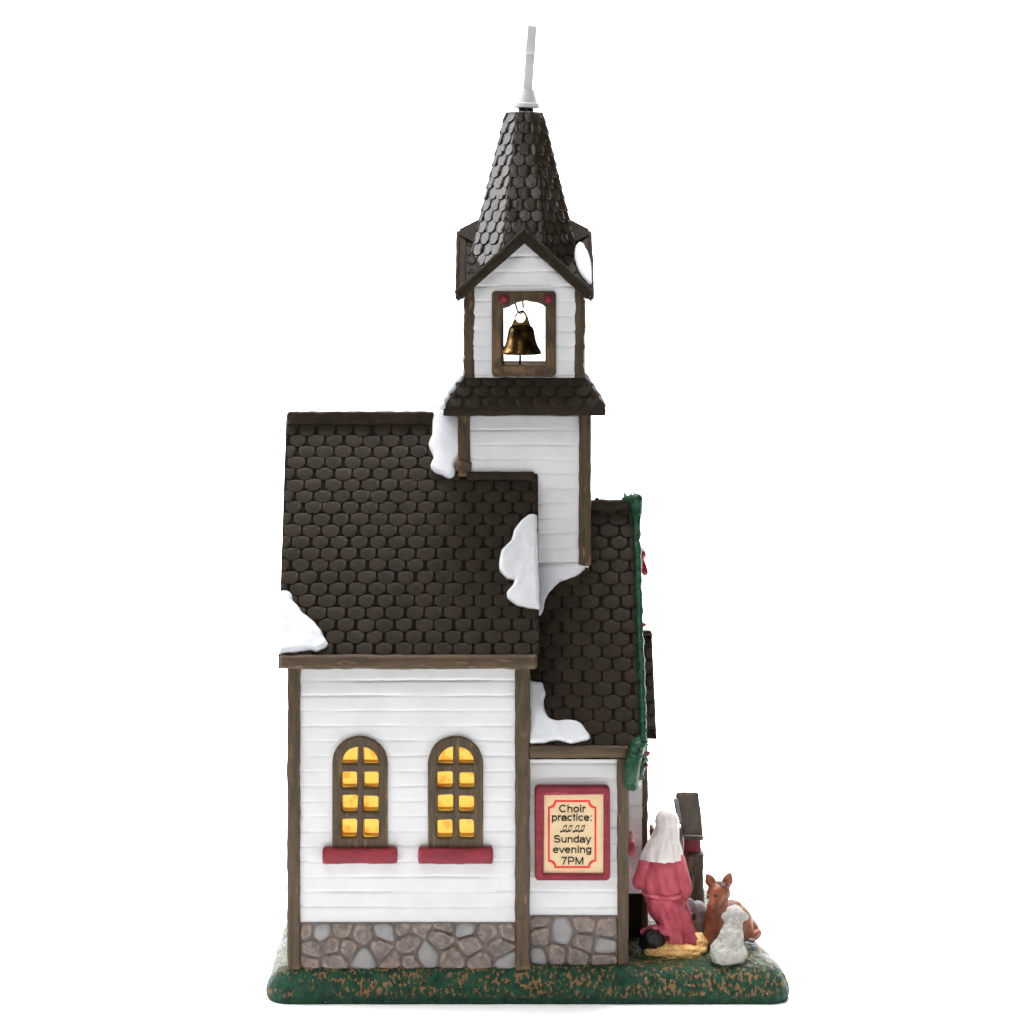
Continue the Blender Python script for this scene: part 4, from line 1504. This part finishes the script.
# lamb sitting with its back to us
mb = MB()
mb.ball((216, 26, GZ + 12), (18, 15, 13.5), 3)
mb.ball((213, 20, GZ + 9), (15.5, 12, 11), 3)
mb.ball((221, 24, GZ + 9), (15, 13, 11), 3)
mb.capsule(Vector((219, 28, GZ + 20)), 14, Vector((222, 33, GZ + 34)), 10)
mb.capsule(Vector((222, 33, GZ + 32)), 10, Vector((223.5, 35, GZ + 45)), 8.6)
mb.ball((224, 38, GZ + 46), (9, 12, 7.5), 3)
mb.ball((224, 48, GZ + 42), (5.4, 7, 5), 2)
for sg in (-1, 1):
    mb.ball((224 + sg * 9.6, 34, GZ + 43.5), (5.0, 3.2, 4.4), 2, M=Matrix.Rotation(sg * .7, 4, 'Y'))
    mb.capsule(Vector((222 + sg * 6, 42, GZ + 26)), 4.5, Vector((222 + sg * 6, 46, GZ + 2)), 3.2)
mb.ball((211, 11, GZ + 11), (6, 4.5, 7.5), 2)
for p in mb.v:
    p.y -= 11
    p.x += 1
lamb = sculpt(mb, 1.1, 3, ((1.0, 3.4, 3, (1, 1, 1)), (.6, 1.9, 7, (1, 1, 1))))
tag(obj('lamb', lamb, WOOL, loc=(218, 26, GZ), smooth=80), 'small cream woolly lamb sitting with its back turned beside the straw', 'lamb')

# donkey lying behind the lamb
dk = thing('donkey', 'brown long-eared donkey lying on the grass behind the white lamb', 'donkey', (225, 72, GZ))
DY = 66
D = lambda x, y, dy=0: P(x, y, DY + dy)
mb = MB()
mb.ball(D(732, 923, 14), (22, 20, 21), 3)
mb.capsule(D(731, 915, 14), 16.5, D(743, 924, 16), 12)
mb.capsule(D(743, 924, 16), 12, D(754, 933, 16), 8)
mb.capsule(D(714.5, 934), 10.5, D(716, 912), 11)
mb.capsule(D(722, 932, 8), 15, D(718, 918, 3), 13)
mb.capsule(D(716, 914), 11.5, D(719, 895, 2), 10.2)
mb.ball(D(718.8, 892, 0), (12.3, 12, 11), 3)
mb.capsule(D(718, 892, -6), 8.6, D(713.5, 905, -14), 6.0)
mb.ball(D(713, 906, -15), (6.2, 6, 5), 2)
mb.capsule(D(714, 935, -3), 8.5, D(712, 944, -8), 6.5)           # folded fore leg
mb.capsule(D(712, 944, -8), 5.5, D(728, 947, -6), 4.2)
mb.capsule(D(724, 940, 4), 8, D(716, 946, 0), 5)
mb.capsule(D(746, 928, 6), 7.5, D(741, 938, 0), 5)                # folded hind leg
mb.capsule(D(741, 938, 0), 4.6, D(754, 935, 4), 3.8)
mb.capsule(D(754, 935, 4), 3.8, D(759, 932, 8), 3)
# tail
mb.capsule(D(753, 926, 20), 2.4, D(759, 931, 14), 2)
for (x0, y0, x1, y1, sg) in ((713.5, 886, 707.5, 876, -1), (726, 885, 729.8, 875, 1)):
    mb.capsule(D(x0, y0), 4.8, D((x0 + x1) / 2 + sg * .4, (y0 + y1) / 2), 5.7)
    mb.capsule(D((x0 + x1) / 2, (y0 + y1) / 2), 5.7, D(x1, y1 - .2), 2.6)
db = sculpt(mb, 1.05, 4, ((.6, 8, 3, (1, 1, 1)),))
dbo = obj('body', db, FUR, dk, smooth=80)
mb = MB()
mb.ball(D(715.8, 895.6, -14.2), (2.5, 2.2, 1.9), 2)
mb.ball(D(708.2, 897, -4), (1.8, 2.4, 1.9), 2)
obj('eye', mb, BLACK, dk, smooth=80)
mb = MB()
mb.ball(D(723, 886, -4.5), (6, 5.4, 4.0), 3)
mb.ball(D(719, 884, -1), (4, 5, 3.2), 3)
obj('mane', sculpt(mb, .8, 2, ((.9, 3, 2, (1, 1, 1)),)), paint('dark_mane', srgb(86, 50, 46), srgb(64, 40, 36), 5, rough=.6), dk, smooth=80)

# grey stone and pebbles behind the figure
mb = MB()
mb.ball(P(698, 916, 92) + Vector((0, 0, -2)), (11.5, 10, 18), 3)
mb.ball(P(689, 912, 88), (8, 8, 15), 3)
mb.ball(P(697, 936, 92), (15, 12, 10), 3)
st = thing('stone', 'rounded grey stone with a dark hollow between rose robe and brown donkey', 'stone', P(697, 940, 92))
obj('stone_body', sculpt(mb, 1.1, 3, ((.8, 6, 3, (1, 1, 1)),)), GREYROCK, st, smooth=80)
mb = MB()
mb.ball(P(692.6, 916.5, 77), (3.2, 2.4, 4.6), 2)
obj('hollow', mb, BLACK, st, smooth=80)
mb = MB()
mb.ball(P(755.5, 924, 96), (5, 5, 4), 3)
mb.jitter(.9, 5)
tag(obj('pebble', mb, SNOW, loc=P(755, 928, 96), smooth=80), 'tiny white pebble at the far side of the brown donkey', 'pebble')
mb = MB()
mb.ball(P(751.5, 940.5, 52), (4, 3, 2.4), 3)
mb.jitter(.9, 4)
tag(obj('pebble', mb, GREYROCK, loc=P(751.5, 942, 52), smooth=80), 'tiny bluish grey pebble in the grass in front of the donkey', 'pebble')

# roofed wooden stand at the back right
sd = thing('wooden_stand', 'narrow wooden stand with steep dark roof and red panel behind the figures', 'stand', P(692, 915, 170))
SY = 170.0
q = sc(SY)
x0, x1 = PX(683, SY), PX(702.5, SY)
mb = MB()
zt, zb = PZ(849, SY), 32
mb.beam(((x0 + x1) / 2, SY, zb), ((x0 + x1) / 2, SY, zt), x1 - x0, 30, rnd=3, wob=1.4, seed=4)
mb.beam((x0 + 4, SY - 14, zb), (x0 + 5, SY - 14, zt - 2), 11, 8, rnd=2.6, wob=1.8, seed=14)
obj('base', mb, WOODDARK, sd, smooth=60)
mb = MB()
mb.beam((PX(692, SY), SY, zt - 3), (PX(692, SY), SY, PZ(828, SY)), PX(700.5, SY) - PX(684, SY), 24, rnd=1.5, wob=.5)
obj('panel', mb, WINE, sd, smooth=60)
mb = MB()
mb.beam((PX(680.5, SY), SY - 6, zb + 4), (PX(680.5, SY), SY - 6, PZ(826, SY)), 5, 14, rnd=1.5, wob=.6)
obj('side_post', mb, GREYROCK, sd, smooth=60)
mb = MB()
RT, RE = PZ(792, SY), PZ(834, SY - 22)
tl, tr = PX(676, SY), PX(698.5, SY)
bl, br = PX(684, SY - 22), PX(703.5, SY - 22)
for sg in (-1, 1):
    n_ = 12
    vs, fs = [], []
    for i in range(n_ + 1):
        t = i / n_
        rr = min(1, .35 + 3.2 * math.sqrt(max(0, t * (1 - t) * .25)) + (.2 if 0 < i < n_ else 0))
        y = SY + sg * (22 * t)
        z = RT + (RE - RT) * t
        xa, xb = tl + (bl - tl) * t, tr + (br - tr) * t
        h = 6
        for (x, dz) in ((xa + 2.4, 0), (xa, -2), (xa, -h), (xb, -h), (xb, -2), (xb - 2.4, 0)):
            vs.append(Vector((x, y, z + dz)) + Vector((nz((x, y, z), 9, 2), 0, nz((x, y, z), 9, 5))) * .7)
    for i in range(n_):
        for j in range(6):
            fs.append((i * 6 + j, i * 6 + (j + 1) % 6, (i + 1) * 6 + (j + 1) % 6, (i + 1) * 6 + j))
    fs += [tuple(range(6)), tuple(n_ * 6 + j for j in range(6))]
    mb.add(vs, fs)
mb.beam((bl, SY - 22, RE - 4), (br, SY - 22, RE - 4), 6, 4, side=Vector((0, 0, 1)), rnd=1.5, wob=.8)
obj('roof', mb, STANDROOF, sd, smooth=50)
mb = MB()
mb.capsule(Vector((tl - .5, SY - 4, RT - 8)), 2.6, Vector((tl + 3, SY - 13, RT - 28)), 2.8)
obj('snow_edge', mb, GREYROCK, sd, smooth=60)

# ------------------------------------------------------------------ light: studio softboxes and an added floor light
w = bpy.data.worlds.new('World')
scene.world = w
w.use_nodes = True
w.node_tree.nodes['Background'].inputs[0].default_value = (.92, .95, 1, 1)
w.node_tree.nodes['Background'].inputs[1].default_value = .05


def softbox(name, loc, aim, size, power, col=(1, 1, 1)):
    ld = bpy.data.lights.new(name, 'AREA')
    ld.shape = 'RECTANGLE'
    ld.size, ld.size_y = size[0] * S, size[1] * S
    ld.energy = power
    ld.color = col
    o = bpy.data.objects.new(name, ld)
    C.objects.link(o)
    o.location = Vector(loc) * S
    o.rotation_euler = (Vector(aim) - Vector(loc)).to_track_quat('-Z', 'Y').to_euler()
    return o


softbox('key_softbox', (-1000, -2050, 3150), (0, 20, 300), (2000, 1700), 4.6, (1, .985, .97))
fl_ = softbox('added_floor_light', (20, -330, 1500), (20, -329.9, 0), (1300, 260), .36)  # added lamp, only to brighten the floor in front of the base
fl_.data.spread = math.radians(24)
softbox('left_strip_softbox', (-1900, 440, 1850), (0, 140, 800), (760, 1200), 3.1, (.95, .97, 1))
softbox('fill_softbox', (300, -2900, 800), (0, 0, 500), (2200, 600), .8)
bk = softbox('backdrop_softbox', (0, 1000, 3500), (0, 1480, 0), (4200, 700), 14)
bk.data.spread = math.radians(62)

# ------------------------------------------------------------------ camera
cam = bpy.data.cameras.new('camera')
cam.sensor_width = 36
cam.lens = 36 * DIST / 1024
cam.shift_y = -312 / 1024
cam.clip_start = .01
cam.clip_end = 50
co = bpy.data.objects.new('camera', cam)
C.objects.link(co)
co.location = Vector((0, -DIST, EYE)) * S
co.rotation_euler = (PI / 2, 0, 0)
scene.camera = co
for o in list(scene.objects):
    if '_loc' in o:
        del o['_loc']
vs_ = scene.view_settings
vs_.view_transform = 'Standard'
vs_.look = 'None'
vs_.exposure = 0
vs_.gamma = 1
vs_.use_curve_mapping = False
